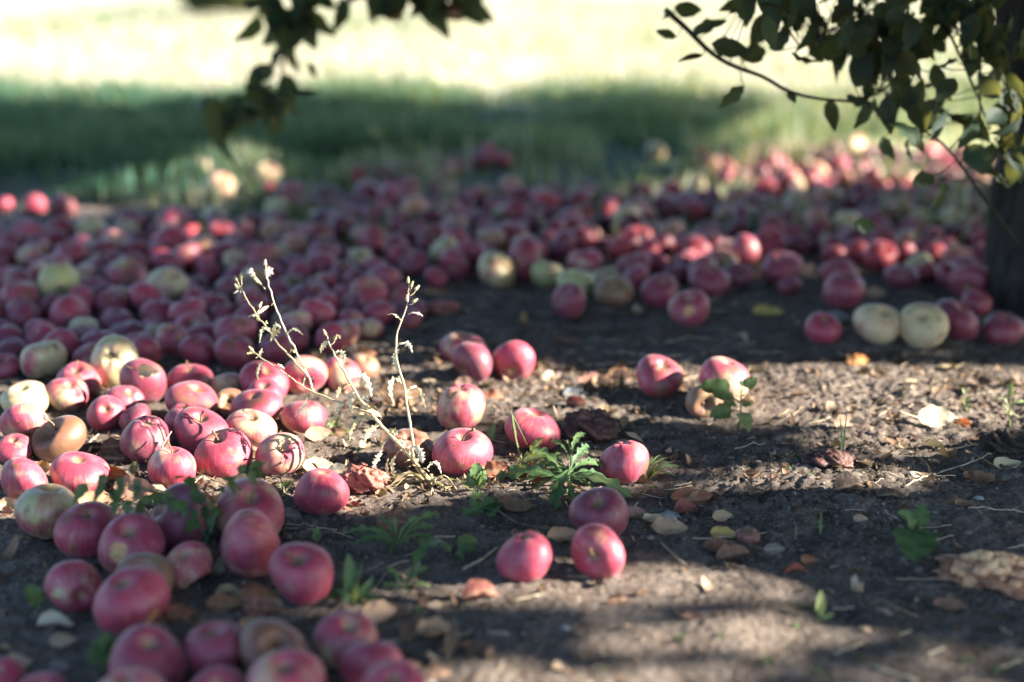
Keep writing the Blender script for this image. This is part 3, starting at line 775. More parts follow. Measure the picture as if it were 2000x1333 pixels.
TONE_WORD = {'r': 'red', 'd': 'dark red', 'm': 'mauve', 'p': 'pale pink', 'y': 'yellowish', 'v': 'red-green', 'b': 'brownish', 'o': 'orange red', 'g': 'green', 'h': 'greenish', 'k': 'blackish'}
MARKS = [((244, 542), 'yellow-topped carpet apple'), ((340, 545), 'pale yellow carpet apple'), ((110, 550), 'pale green carpet apple'), ((138, 615), 'eye-turned crimson apple'), ((378, 635), 'hollow-topped apple'), ((600, 585), 'large deep red apple'),
 ((975, 520), 'cream yellow apple'), ((1125, 548), 'lime green apple'), ((428, 362), 'bright peach pair'), ((1525, 510), 'thin-rimmed mauve apple'), ((1640, 540), 'blurred stack of two'), ((1890, 420), 'tree trunk'), ((525, 345), 'whitish turf-edge apple'), ((227, 620), 'near-edge of carpet'),
 ((30, 470), 'left picture edge'), ((250, 470), 'sunlit carpet patch'), ((740, 470), 'sunlit pink apples'), ((1660, 300), 'dazzling sunlit far heap'), ((1385, 350), 'sunlit coral dots of the heap'), ((960, 330), 'sunlit grass blades of the heap'), ((1200, 430), 'middle of the heap')]
ORD = ['nearest to it', 'second nearest to it', 'third nearest to it', 'fourth nearest to it', 'fifth nearest to it', 'sixth nearest to it']
def label_rest(items):
    rec = {}
    for a in items:
        x, y = a['px']
        m = min(MARKS, key=lambda m: (m[0][0] - x) ** 2 + ((m[0][1] - y) * 2.2) ** 2)
        dx, dy = x - m[0][0], (y - m[0][1]) * 1.6
        d = ('left of' if dx < 0 else 'right of') if abs(dx) > abs(dy) else ('behind' if dy < 0 else 'in front of')
        rec.setdefault((a['tone'], d, m[1]), []).append((dx * dx + dy * dy, a))
    for (t, d, m), l in rec.items():
        l.sort(key=lambda r: r[0])
        for i, (_, a) in enumerate(l):
            base = 'blurred %s apple %s the %s' % (TONE_WORD[t], d, m)
            far = i >= len(ORD)
            a['label2'] = base + (', farther off' if far else '' if len(l) == 1 else ', ' + ORD[i])
            a['group2'] = 'blurred apples around the ' + m
label_rest([a for a in APPLES if not a['label'] and not a.get('stuff')])

heap = []
from mathutils import Color
for a in APPLES:
    q = np.random.default_rng(a['seed'] + 5000)
    if a.get('stuff'):
        heap.append(a); continue
    o = a['src'].copy(); COL.objects.link(o); o.name = 'apple'
    M = Matrix.Identity(4)
    for i in range(3):
        for j in range(3): M[i][j] = a['B'][i, j] * a['r']
        M[i][3] = a['P'][i]
    o.matrix_world = M
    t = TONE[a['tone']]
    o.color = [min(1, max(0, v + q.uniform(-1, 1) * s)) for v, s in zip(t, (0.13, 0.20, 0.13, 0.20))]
    if a['label']:
        tag(o, a['label'], 'apple', 'windfall apples on the ground')
    else:
        tag(o, a['label2'], 'apple', a['group2'])
    if not a['low']:
        if '+' in a['shape']:
            st = STEMS[a['seed'] % 4].copy(); COL.objects.link(st); st.parent = o; st.location = (0, 0, a['zt'] + 0.03)
        if '*' in a['shape']:
            if CALYX_O is None:
                CALYX_O = calyx_mesh().build('calyx', CALYX); cx_ = CALYX_O
            else:
                cx_ = CALYX_O.copy(); COL.objects.link(cx_)
            cx_.parent = o; cx_.location = (0, 0, a['zb'] - 0.0)
if heap:
    Vs, Qs, Ts, rt, n0 = [], [], [], [], 0
    for a in heap:
        me = a['src'].data
        V = np.empty(len(me.vertices) * 3); me.vertices.foreach_get('co', V); V = V.reshape(-1, 3)
        Vs.append(V @ (a['B'] * a['r']).T + a['P'])
        nt, nf = 26, 16; m = nf - 1
        i = np.arange(m - 1)[:, None] * nt; j = np.arange(nt)[None]; j2 = (j + 1) % nt
        Qs.append(np.stack([i + j, i + nt + j, i + nt + j2, i + j2], -1).reshape(-1, 4) + n0)
        j = np.arange(nt); j2 = (j + 1) % nt; b = m * nt
        Ts.append(np.vstack([np.stack([np.full(nt, b), j, j2], -1), np.stack([np.full(nt, b + 1), (m - 1) * nt + j2, (m - 1) * nt + j], -1)]) + n0)
        rt.append(np.full(len(V), {'r': .25, 'd': .5, 'm': .4, 'p': .1, 'y': 0, 'v': .12, 'b': .0}[a['tone']])); n0 += len(V)
    N = NT('heap_apple_skin'); p = N.coord(); tn = N.attr('tint')
    c = N.mix(N.ramp(tn, 0.0, 0.22), (0.42, 0.32, 0.17), (0.33, 0.035, 0.048))
    c = N.mix(N.ramp(tn, 0.25, 0.5), c, (0.115, 0.011, 0.022))
    c = N.mix(N.ramp(N.noise(p, 22, 4), 0.55, 0.95), c, (0.40, 0.18, 0.20))
    N.set(Base_Color=c, Roughness=0.5); N.b.inputs['Sheen Weight'].default_value = 0.1
    h = mk('apple_heap', np.concatenate(Vs), [np.concatenate(Qs), np.concatenate(Ts)], N.m, attrs={'tint': np.concatenate(rt)})
    tag(h, 'far blurred mass of red windfall apples thinning out into the turf', 'apples', kind='stuff')
print('APPLES fixed', n_fixed, 'total', len(APPLES), 'stuff', len(heap))
ds = sorted((round(a['r'] * 2 * 1000), (a['label'] or '')[:40]) for a in APPLES[:n_fixed])
print(ds[:12], ds[-25:], np.median([d[0] for d in ds]))

# ------------------------------------------------------------------ crumbs of soil, litter, straw
def density_pts(n, x0, x1, y0, y1, seed):
    q = np.random.default_rng(seed)
    return q.uniform(x0, x1, n), q.uniform(y0, y1, n), q
ico_v = np.array([(0, 0, -1), (.72, -.53, -.45), (-.28, -.85, -.45), (-.89, 0, -.45), (-.28, .85, -.45), (.72, .53, -.45), (.28, -.85, .45), (-.72, -.53, .45), (-.72, .53, .45), (.28, .85, .45), (.89, 0, .45), (0, 0, 1)])
ico_f = np.array([(0,1,2),(1,0,5),(0,2,3),(0,3,4),(0,4,5),(1,5,10),(2,1,6),(3,2,7),(4,3,8),(5,4,9),(1,10,6),(2,6,7),(3,7,8),(4,8,9),(5,9,10),(6,10,11),(7,6,11),(8,7,11),(9,8,11),(10,9,11)])
def crumbs():
    x, y, q = density_pts(90000, -1.15, 1.15, 1.05, 2.9, 5)
    dens = np.clip((fbm(x * 3.1, y * 3.1, 2, 31.0) - 0.20) * 3.0, 0.06, 1) * np.clip(fbm(x * 14, y * 14, 3, 3.0) * 2.2 - 0.35, 0.08, 1)
    k = q.random(len(x)) < dens
    x, y = x[k], y[k]
    for a in APPLES:
        if a['P'][1] < 2.6 and not a.get('stuff'):
            th = q.uniform(0, 6.28, 46); rr = a['r'] * np.abs(q.normal(0.62, 0.22, 46))
            x = np.append(x, a['P'][0] + rr * np.cos(th)); y = np.append(y, a['P'][1] + rr * np.sin(th))
    n = len(x)
    s = 0.0007 + 0.0030 * q.random(n) ** 3.4
    J = ico_v[None] * (1 + 0.75 * (q.random((n, 12, 3)) - 0.5))
    J = J * s[:, None, None] * np.stack([q.uniform(.8, 1.5, n), q.uniform(.8, 1.4, n), q.uniform(.5, .9, n)], -1)[:, None]
    V = J + np.stack([x, y, gz(x, y) + s * 0.15], -1)[:, None]
    F = ico_f[None] + (np.arange(n) * 12)[:, None, None]
    o = mk('soil_crumbs', V.reshape(-1, 3), F.reshape(-1, 3), CLOD, smooth=False, attrs={'tint': np.repeat(q.random(n) ** 1.6, 12)})
    tag(o, 'loose grey brown crumbs of soil over the bare ground', 'soil', kind='stuff')
crumbs()

LIT_ZONE = [(0, 700), (300, 690), (760, 690), (1000, 700), (1480, 700), (2050, 700), (2050, 930), (1700, 980), (1250, 1010), (960, 960), (700, 1010), (500, 1000), (300, 1010), (0, 1050)]
def litter():
    x, y, q = density_pts(30000, -1.1, 1.1, 1.05, 3.2, 9)
    px, py = to_px(np.stack([x, y, 0 * x], -1))
    w = 0.06 + 0.30 * inpoly(px, py, LIT_ZONE) + 0.75 * inpoly(px, py, [(160, 860), (560, 860), (640, 800), (860, 700), (1150, 700), (1250, 760), (1000, 800), (880, 900), (1060, 930), (860, 980), (640, 1000), (200, 1010)])
    w = w + 0.20 * inpoly(px, py, [(-50, 1080), (700, 1080), (960, 1180), (900, 1400), (-50, 1400)])
    w = w * np.clip(fbm(x * 8, y * 8, 3, 6.0) * 2.6 - 0.5, 0.1, 1.2)
    k = q.random(len(x)) < w
    x, y = x[k], y[k]; n = len(x)
    L = q.uniform(0.0035, 0.014, n) * np.where(q.random(n) < 0.2, 2.3, 1); Wd = L * q.uniform(0.25, 0.8, n)
    yaw = q.uniform(0, 6.28, n); ca, sa = np.cos(yaw), np.sin(yaw)
    u = np.array([-1, -0.35, 0.35, 1.0])
    V = np.zeros((n, 12, 3))
    bend = q.uniform(-0.7, 1.8, n); tilt = q.normal(0, 0.35, n); tw = q.normal(0, 0.4, n)
    for i in range(4):
        for j, s in enumerate((-1, 0, 1)):
            wd = s * (1 - 0.75 * abs(u[i]) ** 2 + q.uniform(-0.15, 0.15, n))
            lx = u[i] * L * 0.5 + q.normal(0, 0.06, n) * L
            ly = wd * Wd * 0.5
            lz = bend * L * 0.3 * u[i] ** 2 + abs(s) * Wd * q.uniform(0, 0.3, n) + lx * np.tan(np.clip(tilt, -.9, .9)) * 0.6 + ly * tw * u[i]
            V[:, i * 3 + j] = np.stack([lx * ca - ly * sa, lx * sa + ly * ca, lz], -1)
    V[:, :, 2] -= V[:, :, 2].min(1)[:, None]
    V += np.stack([x, y, gz(x, y) + 0.0006], -1)[:, None]
    F = gridq(3, 4)[None] + (np.arange(n) * 12)[:, None, None]
    o = mk('leaf_litter', V.reshape(-1, 3), F.reshape(-1, 4), LITTER, attrs={'tint': np.repeat(q.random(n) ** 0.9, 12)})
    tag(o, 'crumbled brown and tan leaf litter strewn over the soil', 'litter', kind='stuff')
litter()

def straws():
    mb = MB(); q = np.random.default_rng(14)
    n = 0
    while n < 420:
        x, y = q.uniform(-1.1, 1.1), q.uniform(1.1, 2.7)
        L = q.uniform(0.008, 0.05) * (1.4 if q.random() < .1 else 1); a = q.normal(0, 0.7)
        t = np.linspace(-.5, .5, 6)
        bx = x + np.cos(a) * L * t + np.sin(a) * L * .12 * q.normal() * t ** 2; by = y + np.sin(a) * L * t
        z = gz(bx, by) + 0.0008 + abs(q.normal(0, .003)) * (t + .5)
        V, Q, T = tube(np.stack([bx, by, np.maximum(z, z.mean())], -1), q.uniform(.0003, .0009), 4)
        mb.add(V, Q, T, q.random()); n += 1
    o = mb.build('straw_litter', STRAW); tag(o, 'thin dry straw bits and rootlets scattered on the soil', 'straw', kind='stuff')
straws()

# ------------------------------------------------------------------ leaves and herbs
def ribbon(P, W, side=None, fold=0.25, wave=0.0, seed=0, up=(0, 0, 1)):
    """a leaf blade along P, half widths W, five vertices across; returns V, Q, vein"""
    P = np.asarray(P, float); n = len(P); W = np.asarray(W, float)
    T = np.gradient(P, axis=0); T /= np.maximum(1e-9, np.linalg.norm(T, axis=1))[:, None]
    q = np.random.default_rng(seed)
    if side is None: side = np.cross(T[0], up)
    side = unit(side)
    V = np.zeros((n, 5, 3)); vein = np.zeros((n, 5)); vein[:, 2] = 1
    for i in range(n):
        s = unit(side - T[i] * (side @ T[i])); nn = np.cross(s, T[i])
        for j, u in enumerate((-1, -0.5, 0, 0.5, 1)):
            V[i, j] = P[i] + s * W[i] * u + nn * W[i] * (fold * abs(u) + wave * math.sin(i * 1.7 + u * 2 + seed) * abs(u))
    return V.reshape(-1, 3), gridq(5, n), vein.ravel()

def ovate(n, w, serr=0.06, sharp=1.0):
    v = np.linspace(0, 1, n)
    W = w * np.sin(math.pi * v ** 0.75) ** sharp
    W[0] = max(W[0], w * 0.05); W[-1] = w * 0.02
    return W * (1 + serr * np.where(np.arange(n) % 2, 1, -1))

def lobed(n, w, lobes=5, depth=0.6):
    v = np.linspace(0, 1, n)
    env = np.sin(math.pi * np.clip(v, 0, 1) ** 1.25) ** 0.8 * (0.45 + 0.75 * v)
    W = w * env * (1 - depth * (0.5 + 0.5 * np.cos(2 * math.pi * lobes * v)))
    W[:2] = w * 0.08; W[-1] = w * 0.02
    return np.maximum(W, w * 0.05)

DCOL = {'tan': (0.40, 0.27, 0.165), 'brown': (0.17, 0.092, 0.055), 'dark': (0.060, 0.038, 0.030), 'rust': (0.27, 0.105, 0.050), 'orange': (0.50, 0.19, 0.055), 'yellow': (0.56, 0.40, 0.12),
        'pale': (0.50, 0.42, 0.28), 'pink': (0.34, 0.19, 0.14), 'grey': (0.145, 0.135, 0.12), 'red': (0.24, 0.075, 0.055), 'bluegrey': (0.15, 0.17, 0.19)}
# box in photo pixels, colour, curl, stalk, label
LEAVES = [
 (198,888,255,938,'orange',0.9,1,'bright orange crumpled leaf between the pink flat-topped apple and the maroon cone'),
 (70,890,108,925,'orange',0.6,0,'orange leaf corner left of the flat-topped pink apple'),
 (222,925,312,985,'pink',0.5,0,'large pinkish beige leaf in full sun under the dark sprig'),
 (150,950,225,985,'tan',0.4,0,'crumpled tan leaf behind the large greenish apple'),
 (442,915,525,966,'tan',0.5,1,'tan leaf with a yellow orange patch left of the striped sharp apple'),
 (272,778,320,808,'tan',0.8,1,'folded tan leaf with long stalk lying on the dark red apples'),
 (163,838,205,886,'dark',0.8,0,'dark crumpled leaf left of the maroon cone apple'),
 (198,845,248,886,'brown',0.6,0,'brown leaf pressed against the maroon cone apple'),
 (-5,940,44,1000,'tan',0.7,0,'tan brown curled leaf standing at the left edge'),
 (0,965,30,1003,'rust',0.5,0,'rusty leaf in the left edge corner beneath the curled tan one'),
 (596,830,648,864,'tan',0.5,1,'tan leaf lying before the red orange apple under the weed'),
 (640,826,682,852,'brown',0.8,0,'brown curled leaf right of the tan one under the weed'),
 (543,975,592,1008,'grey',0.5,0,'grey leaf in shade left of the striped sharp apple'),
 (592,886,650,920,'pale',0.4,0,'whitish bleached leaf above the striped sharp apple'),
 (640,895,690,925,'grey',0.5,0,'greyish curled leaf between striped apple and weed root'),
 (868,950,886,984,'tan',0.5,0,'small tan leaf standing on edge below the big bright red apple'),
 (974,960,1050,1002,'brown',1.4,0,'rolled brown leaf below the green rosette'),
 (1010,1000,1096,1036,'dark',0.4,1,'wide dark brown leaf behind the pointed red apple of the front pair'),
 (945,898,1003,940,'rust',0.7,0,'rust coloured leaf right of the big bright red apple'),
 (1022,902,1078,940,'red',0.5,0,'dark reddish brown leaf behind the green rosette'),
 (1149,790,1197,834,'yellow',0.3,0,'upright yellow leaf leaning on the dark shrivelled leaf'),
 (1100,748,1148,773,'bluegrey',0.4,0,'blue grey leaf beyond the flattened rosy apple'),
 (1060,712,1120,740,'pale',0.5,1,'pale yellow leaf beside the trio of apples'),
 (1652,690,1698,728,'orange',0.8,0,'orange leaf at the shadow edge below the yellow green apple'),
 (1626,810,1690,845,'tan',0.5,1,'tan tent-like leaf on sunlit soil'),
 (1790,797,1865,843,'pale',0.25,1,'gleaming white leaf with a yellow stalk in full sun'),
 (1308,945,1392,988,'rust',0.7,0,'large rusty brown leaf right of the purplish apple'),
 (1390,986,1430,1013,'tan',0.3,0,'small square tan leaf below the rusty one'),
 (1388,1022,1442,1048,'yellow',0.3,0,'orange yellow leaf beside the tiny shrivelled apple'),
 (1372,1050,1440,1076,'brown',0.4,0,'brown leaf in front of the orange yellow one'),
 (1492,1043,1533,1080,'grey',0.2,1,'pale grey heart-shaped leaf right of the tiny shrivelled apple'),
 (1562,1064,1599,1096,'rust',0.9,0,'small reddish brown cupped leaf near the pale strip of sun'),
 (1622,942,1694,973,'dark',0.6,0,'ragged dark brown mat of leaf behind the twig'),
 (1706,956,1770,980,'dark',0.7,0,'dark leaf at the near end of the twig'),
 (1667,987,1697,1014,'tan',0.9,0,'little tan curled leaf on shaded soil below the ragged dark one'),
 (1936,895,1998,919,'pale',0.3,1,'pale leaf at the right edge below the black clump'),
 (402,1158,474,1194,'rust',0.5,0,'blurred rusty leaf left of the red apple behind the pale green leaf'),
 (472,1168,545,1208,'red',0.4,0,'blurred dull pink red leaf in the shade of the front heap'),
 (706,1162,778,1212,'tan',0.7,0,'blurred tan curled leaf above the front heap'),
 (836,1288,882,1328,'tan',0.5,0,'blurred tan leaf at the bottom right of the front heap'),
 (735,972,800,1036,'brown',0.5,0,'brown leaf propped upright in the near green patch'),
 (92,1270,140,1300,'grey',0.4,0,'blurred pale grey leaf in the dark lower left'),
 (8,1252,62,1290,'tan',0.4,0,'blurred tan leaf near the bottom left corner'),
 (1195,712,1245,740,'tan',0.7,0,'tan crumpled leaf behind the rosy hollow-up apple'),
 (1130,715,1190,738,'pink',0.5,0,'pinkish leaf in the sunlit debris line beyond the flattened apple'),
 (890,735,935,760,'pink',0.5,0,'pale pink leaf scrap under the trio of apples'),
 (690,665,735,700,'rust',0.5,0,'blurred rusty leaf behind the weed in the shade'),
 (700,600,745,632,'pale',0.4,0,'blurred pale curled leaf in shade right of the weed stems'),
 (1830,705,1880,722,'pale',0.3,0,'small white leaf at the shadow edge right of the orange one'),
 (1215,985,1262,1010,'pink',0.6,0,'pinkish curled leaf right of the purplish apple'),
 (1290,990,1330,1010,'bluegrey',0.5,0,'blue grey stone-like leaf below the large rusty brown one'),
 (1190,905,1225,925,'brown',0.6,0,'brown leaf half under the pale-fronted red apple'),
 (735,905,785,925,'tan',0.5,0,'tan leaf lying against the weed root'),
 (745,740,830,790,'brown',0.4,0,'wide brown leaf in sun right of the leaning weed'),
 (1470,600,1530,625,'yellow',0.3,0,'blurred yellow leaf on shaded soil before the mauve rimmed apple'),
 (1420,545,1500,570,'grey',0.3,0,'blurred greyish leaf at the edge of the right heap'),
 (1610,610,1660,635,'bluegrey',0.3,0,'blurred blue grey leaf behind the small magenta apple'),
 (1690,560,1730,585,'tan',0.4,0,'blurred tan leaf between the stacked apples and trunk'),
 (1080,640,1140,660,'brown',0.4,0,'blurred brown leaf on bare shaded soil behind the trio'),
 (640,955,675,975,'rust',0.6,0,'rust leaf scrap right of the striped sharp apple'),
]
def dead_leaf(i, b):
    x0, y0, x1, y1, col, curl, stalk, label = b
    q = np.random.default_rng(700 + i)
    cx, cy = (x0 + x1) / 2, (y0 + y1) / 2
    g = gp(cx, y1 - 0.25 * (y1 - y0), 0.004); dep = depth_of(g)
    L = (x1 - x0) * dep / FPX * 1.08; hgt = (y1 - y0) * dep / FPX
    wid = L * q.uniform(0.50, 0.66)
    s = min(1.0, hgt / wid)
    tilt = min(max(math.asin(s) - 0.42, 0.0), 1.15)
    n = 21
    v = np.linspace(-0.5, 0.5, n)
    bend = curl * q.uniform(0.5, 1.0) * q.choice([1, 1, -0.6])
    ang = v * bend * 2.0
    X = np.cumsum(np.cos(ang)) / n * L; X -= X.mean()
    Zc = np.cumsum(np.sin(ang)) / n * L; Zc -= Zc.min()
    W = ovate(n, wid / 2, 0.025, 0.8)
    nu = 9
    V = np.zeros((n, nu, 3)); vein = np.zeros((n, nu))
    cr = q.uniform(0, 9)
    for j in range(nu):
        u = (j / (nu - 1)) * 2 - 1
        cu = u * curl * 0.9
        yy = W * (np.sin(cu) / max(1e-3, abs(curl * 0.9)) if curl else u)
        zz = W * (1 - np.cos(cu)) * 0.9 + W * 0.25 * abs(u)
        cz = (fbm(X * 90 + 50 + cr, yy * 90 + 50 + cr, 3) - 0.45) * 0.45 * wid * (0.4 + 0.6 * abs(u)) * (0.5 + curl)
        V[:, j] = np.stack([X, yy * (1 + 0.06 * np.sin(np.arange(n) * 0.9 + cr) * abs(u)), Zc + zz + cz], -1)
        vein[:, j] = max(0, 1 - abs(u) * 7) + 0.5 * (np.abs(np.sin((v * 16 + abs(u) * 2.2) * math.pi)) < 0.16)
    V = V.reshape(-1, 3)
    ct, st_ = math.cos(tilt), math.sin(tilt)
    V = np.stack([V[:, 0], V[:, 1] * ct - V[:, 2] * st_, V[:, 1] * st_ + V[:, 2] * ct], -1)
    ya = q.uniform(-0.45, 0.45) + (math.pi if q.random() < 0.5 else 0)
    if tilt > 0.15: ya = q.uniform(-0.35, 0.35)
    R = np.array([[math.cos(ya), -math.sin(ya), 0], [math.sin(ya), math.cos(ya), 0], [0, 0, 1]])
    V = V @ R.T
    V[:, 2] -= np.percentile(V[:, 2], 4)
    z0 = gz1(g[0], g[1])
    if i == 5: z0 += 0.052
    o = mk('fallen_leaf', V, gridq(nu, n), DEAD, attrs={'vein': np.clip(vein.ravel(), 0, 1)})
    o.location = (g[0], g[1], z0 + 0.001)
    c = np.array(DCOL[col]) * q.uniform(0.88, 1.12, 3) ** 0.6
    o.color = (*c, 1)
    tag(o, label, 'fallen leaf', 'dead leaves lying between the apples')
    if stalk:
        e = V.reshape(n, nu, 3)[0, nu // 2]; di = unit(e - V.reshape(n, nu, 3)[3, nu // 2])
        P = spline([e, e + di * L * 0.2 + [0, 0, L * 0.05], e + di * L * (0.45 if i != 25 else 0.55) + [0, 0.0, L * 0.16]], 7)
        Vt, Q, T = tube(P, np.linspace(0.0011, 0.0007, 7), 5)
        mk('leaf_stalk', Vt, [Q, T], STRAW if i == 25 else STALK, parent=o)
for i, b in enumerate(LEAVES): dead_leaf(i, b)
def more_leaves():
    q = np.random.default_rng(404); out = []
    zones = [([(150, 870), (560, 880), (700, 860), (700, 1000), (150, 1010)], 16), ([(100, 1100), (560, 1120), (700, 1200), (640, 1260), (60, 1240)], 16), ([(690, 1180), (960, 1150), (980, 1340), (840, 1340)], 8), ([(880, 950), (1340, 950), (1400, 1060), (900, 1040)], 6),
             ([(1000, 700), (1500, 700), (1250, 800), (860, 830)], 12), ([(1380, 740), (1990, 720), (1990, 1000), (1400, 1000)], 8), ([(1250, 1060), (1990, 1060), (1990, 1330), (1100, 1330)], 6)]
    marks = [((900, 880), 'big bright red apple'), ((630, 955), 'striped sharp apple'), ((285, 850), 'maroon cone apple'), ((335, 905), 'stub-stemmed pale apple'), ((580, 1115), 'pale green lobed leaf'), ((250, 1180), 'orange-wounded apple'), ((700, 1285), 'front heap'), ((1100, 940), 'lobed rosette'), ((1170, 1080), 'front pair of apples'),
             ((960, 700), 'trio of apples'), ((1290, 735), 'rosy hollow-up apple'), ((1430, 790), 'toothed plant'), ((1830, 820), 'gleaming white leaf'), ((1620, 905), 'purple brown rotten apple'), ((1790, 1040), 'broad-leaved sprout'), ((1110, 1222), 'small whitish stone'), ((1920, 1110), 'orange mushy apple')]
    word = {'tan': 'tan', 'brown': 'brown', 'dark': 'dark brown', 'rust': 'rusty', 'pale': 'pale', 'pink': 'pinkish', 'grey': 'greyish', 'orange': 'orange', 'red': 'reddish', 'yellow': 'yellowish'}
    for poly, n in zones:
        xs = [p[0] for p in poly]; ys = [p[1] for p in poly]; c = 0
        while c < n:
            x, y = q.uniform(min(xs), max(xs)), q.uniform(min(ys), max(ys))
            if not inpoly([x], [y], poly)[0]: continue
            g = gp(x, y, 0)
            if any((a['P'][0] - g[0]) ** 2 + (a['P'][1] - g[1]) ** 2 < (a['r'] * .8) ** 2 for a in APPLES[:n_fixed]): continue
            w = q.uniform(26, 66) * (y + 120) / 1000; h = w * q.uniform(.35, .7)
            col = list(word)[int(q.choice(10, p=[.25, .27, .20, .12, .03, .04, .03, .02, .04, .00]))]
            m = min(marks, key=lambda m: (m[0][0] - x) ** 2 + ((m[0][1] - y) * 2) ** 2)
            dx, dy = x - m[0][0], (y - m[0][1]) * 1.6
            d = ('left of' if dx < 0 else 'right of') if abs(dx) > abs(dy) else ('behind' if dy < 0 else 'in front of')
            out.append([x - w / 2, y - h / 2, x + w / 2, y + h / 2, col, q.uniform(.7, 1.7), int(q.random() < .3), 'small %s fallen leaf %s the %s' % (word[col], d, m[1]), dx * dx + dy * dy]); c += 1
    rec = {}
    for o in out: rec.setdefault(o[7], []).append(o)
    for l in rec.values():
        l.sort(key=lambda o: o[8])
        for i, o in enumerate(l):
            if len(l) > 1: o[7] += ', ' + ORD[min(i, 5)]
    for i, o in enumerate(out): dead_leaf(100 + i, o[:8])
more_leaves()

# rotten lumps that have lost the apple shape
def lump(name, cx, cy, wpx, flat, mat, label, cat, seed, group=None, rough=0.5, color=None, zsink=0.3):
    q = np.random.default_rng(seed)
    g = gp(cx, cy, 0.006); rad = wpx / 2 * depth_of(g) / FPX
    nt, nf = 60, 34
    PH, TH = np.meshgrid(np.linspace(0, math.pi, nf), np.linspace(0, 2 * math.pi, nt, endpoint=False), indexing='ij')
    n = np.stack([np.sin(PH) * np.cos(TH), np.sin(PH) * np.sin(TH), np.cos(PH)], -1).reshape(-1, 3)
    s = 1 + rough * (fbm(n[:, 0] * 2 + n[:, 2] + 20 + seed, n[:, 1] * 2 - n[:, 2] + 20, 3) - .45) * 1.6 + rough * (fbm(n[:, 0] * 6 + n[:, 2] * 4 + 20, n[:, 1] * 6 - n[:, 2] * 4 + 20 + seed, 4) - .46)
    V = n * s[:, None] * rad * np.array([1, 0.75, flat])
    V[:, 2] -= V[:, 2].min() * (1 - zsink)
    i = np.arange(nf - 1)[:, None] * nt; j = np.arange(nt)[None]; j2 = (j + 1) % nt
    o = mk(name, V, np.stack([i + j, i + nt + j, i + nt + j2, i + j2], -1).reshape(-1, 4), mat, attrs={'rot': np.full(len(V), 0.0), 'flesh': np.zeros(len(V))})
    o.location = (g[0], g[1], gz1(g[0], g[1]) - 0.003)
    tag(o, label, cat, group)
    return o
BLACKROT = m_plain('black_rot', ((0.012, 0.009, 0.008), (0.050, 0.034, 0.027)), 60, 0.8, 0.9, bd=0.006)
FLESH = m_plain('rotten_flesh', ((0.82, 0.52, 0.27), (0.36, 0.16, 0.10)), 44, 0.6, 0.9, bd=0.006)
FLESHSKIN = m_plain('browned_skin', ((0.46, 0.25, 0.14), (0.20, 0.095, 0.065)), 60, 0.6, 0.9, bd=0.006)
MUSH = m_plain('red_mush', ((0.42, 0.16, 0.12), (0.16, 0.050, 0.040)), 60, 0.55, 0.9, bd=0.006)
lump('rotten_apple', 715, 948, 92, 0.50, MUSH, 'collapsed reddish rotten apple skin right of the striped sharp apple', 'rotten apple', 3, 'rotten apples', 0.9)
lump('rotten_apple', 1152, 846, 94, 0.60, ROTSKIN, 'dark brown shrivelled rotten apple with the yellow leaf leaning on it', 'rotten apple', 8, 'rotten apples', 0.9)
lump('rotten_apple', 1620, 908, 88, 0.42, ROTSKIN, 'flat purple brown rotten apple at the foot of two grass blades', 'rotten apple', 5, 'rotten apples', 0.6)
lump('rotten_apple', 1965, 884, 90, 0.45, BLACKROT, 'black decayed clump at the right edge in the sunlit soil', 'rotten apple', 15, 'rotten apples', 0.9)
mush = lump('rotten_apple', 1945, 1118, 200, 0.20, FLESHSKIN, 'flattened orange mushy apple at the lower right edge', 'rotten apple', 6, 'rotten apples', 1.1)
def crumbled_flesh(parent):
    q = np.random.default_rng(88); mb = MB(); g = np.array(parent.location)
    for k in range(90):
        a = q.uniform(0, 6.28); rr = q.uniform(0, 1) ** .5
        p = np.array([math.cos(a) * rr * .046, math.sin(a) * rr * .034 + .004, .010 + .016 * (1 - rr ** 2) + q.normal(0, .002)])
        s = q.uniform(.0035, .0085) * (1.25 if p[0] < -.01 else .9)
        J = ico_v * (1 + .6 * (q.random((12, 3)) - .5)) * s * np.array([1.2, 1, .8])
        V1 = J + p
        mb.add(V1, None, ico_f)
    mb.build('flesh', FLESH, parent)
crumbled_flesh(mush)
lump('rotten_apple', 865, 598, 64, 0.35, MUSH, 'flat dark red scrap of rotten apple on bare soil behind the right weed stem', 'rotten apple', 7, 'rotten apples', 0.6)
lump('stone', 1105, 1222, 22, 0.55, PEBBLE, 'small whitish stone on shaded soil at the bottom centre', 'stone', 9, 'stones', 0.3)
lump('stone', 1302, 1003, 38, 0.55, PEBBLE, 'blue grey stone beside the large rusty leaf', 'stone', 10, 'stones', 0.3)
lump('stone', 1912, 968, 20, 0.6, PEBBLE, 'pale pebble on the soil right of the twig', 'stone', 12, 'stones', 0.3)
lump('stone', 232, 990, 20, 0.8, CLOD, 'light crumbly lump of soil under the dark sprig', 'stone', 13, 'stones', 0.7)
lump('stone', 1268, 905, 20, 0.6, CLOD, 'small grey lump of soil right of the pale-fronted red apple', 'stone', 14, 'stones', 0.7)

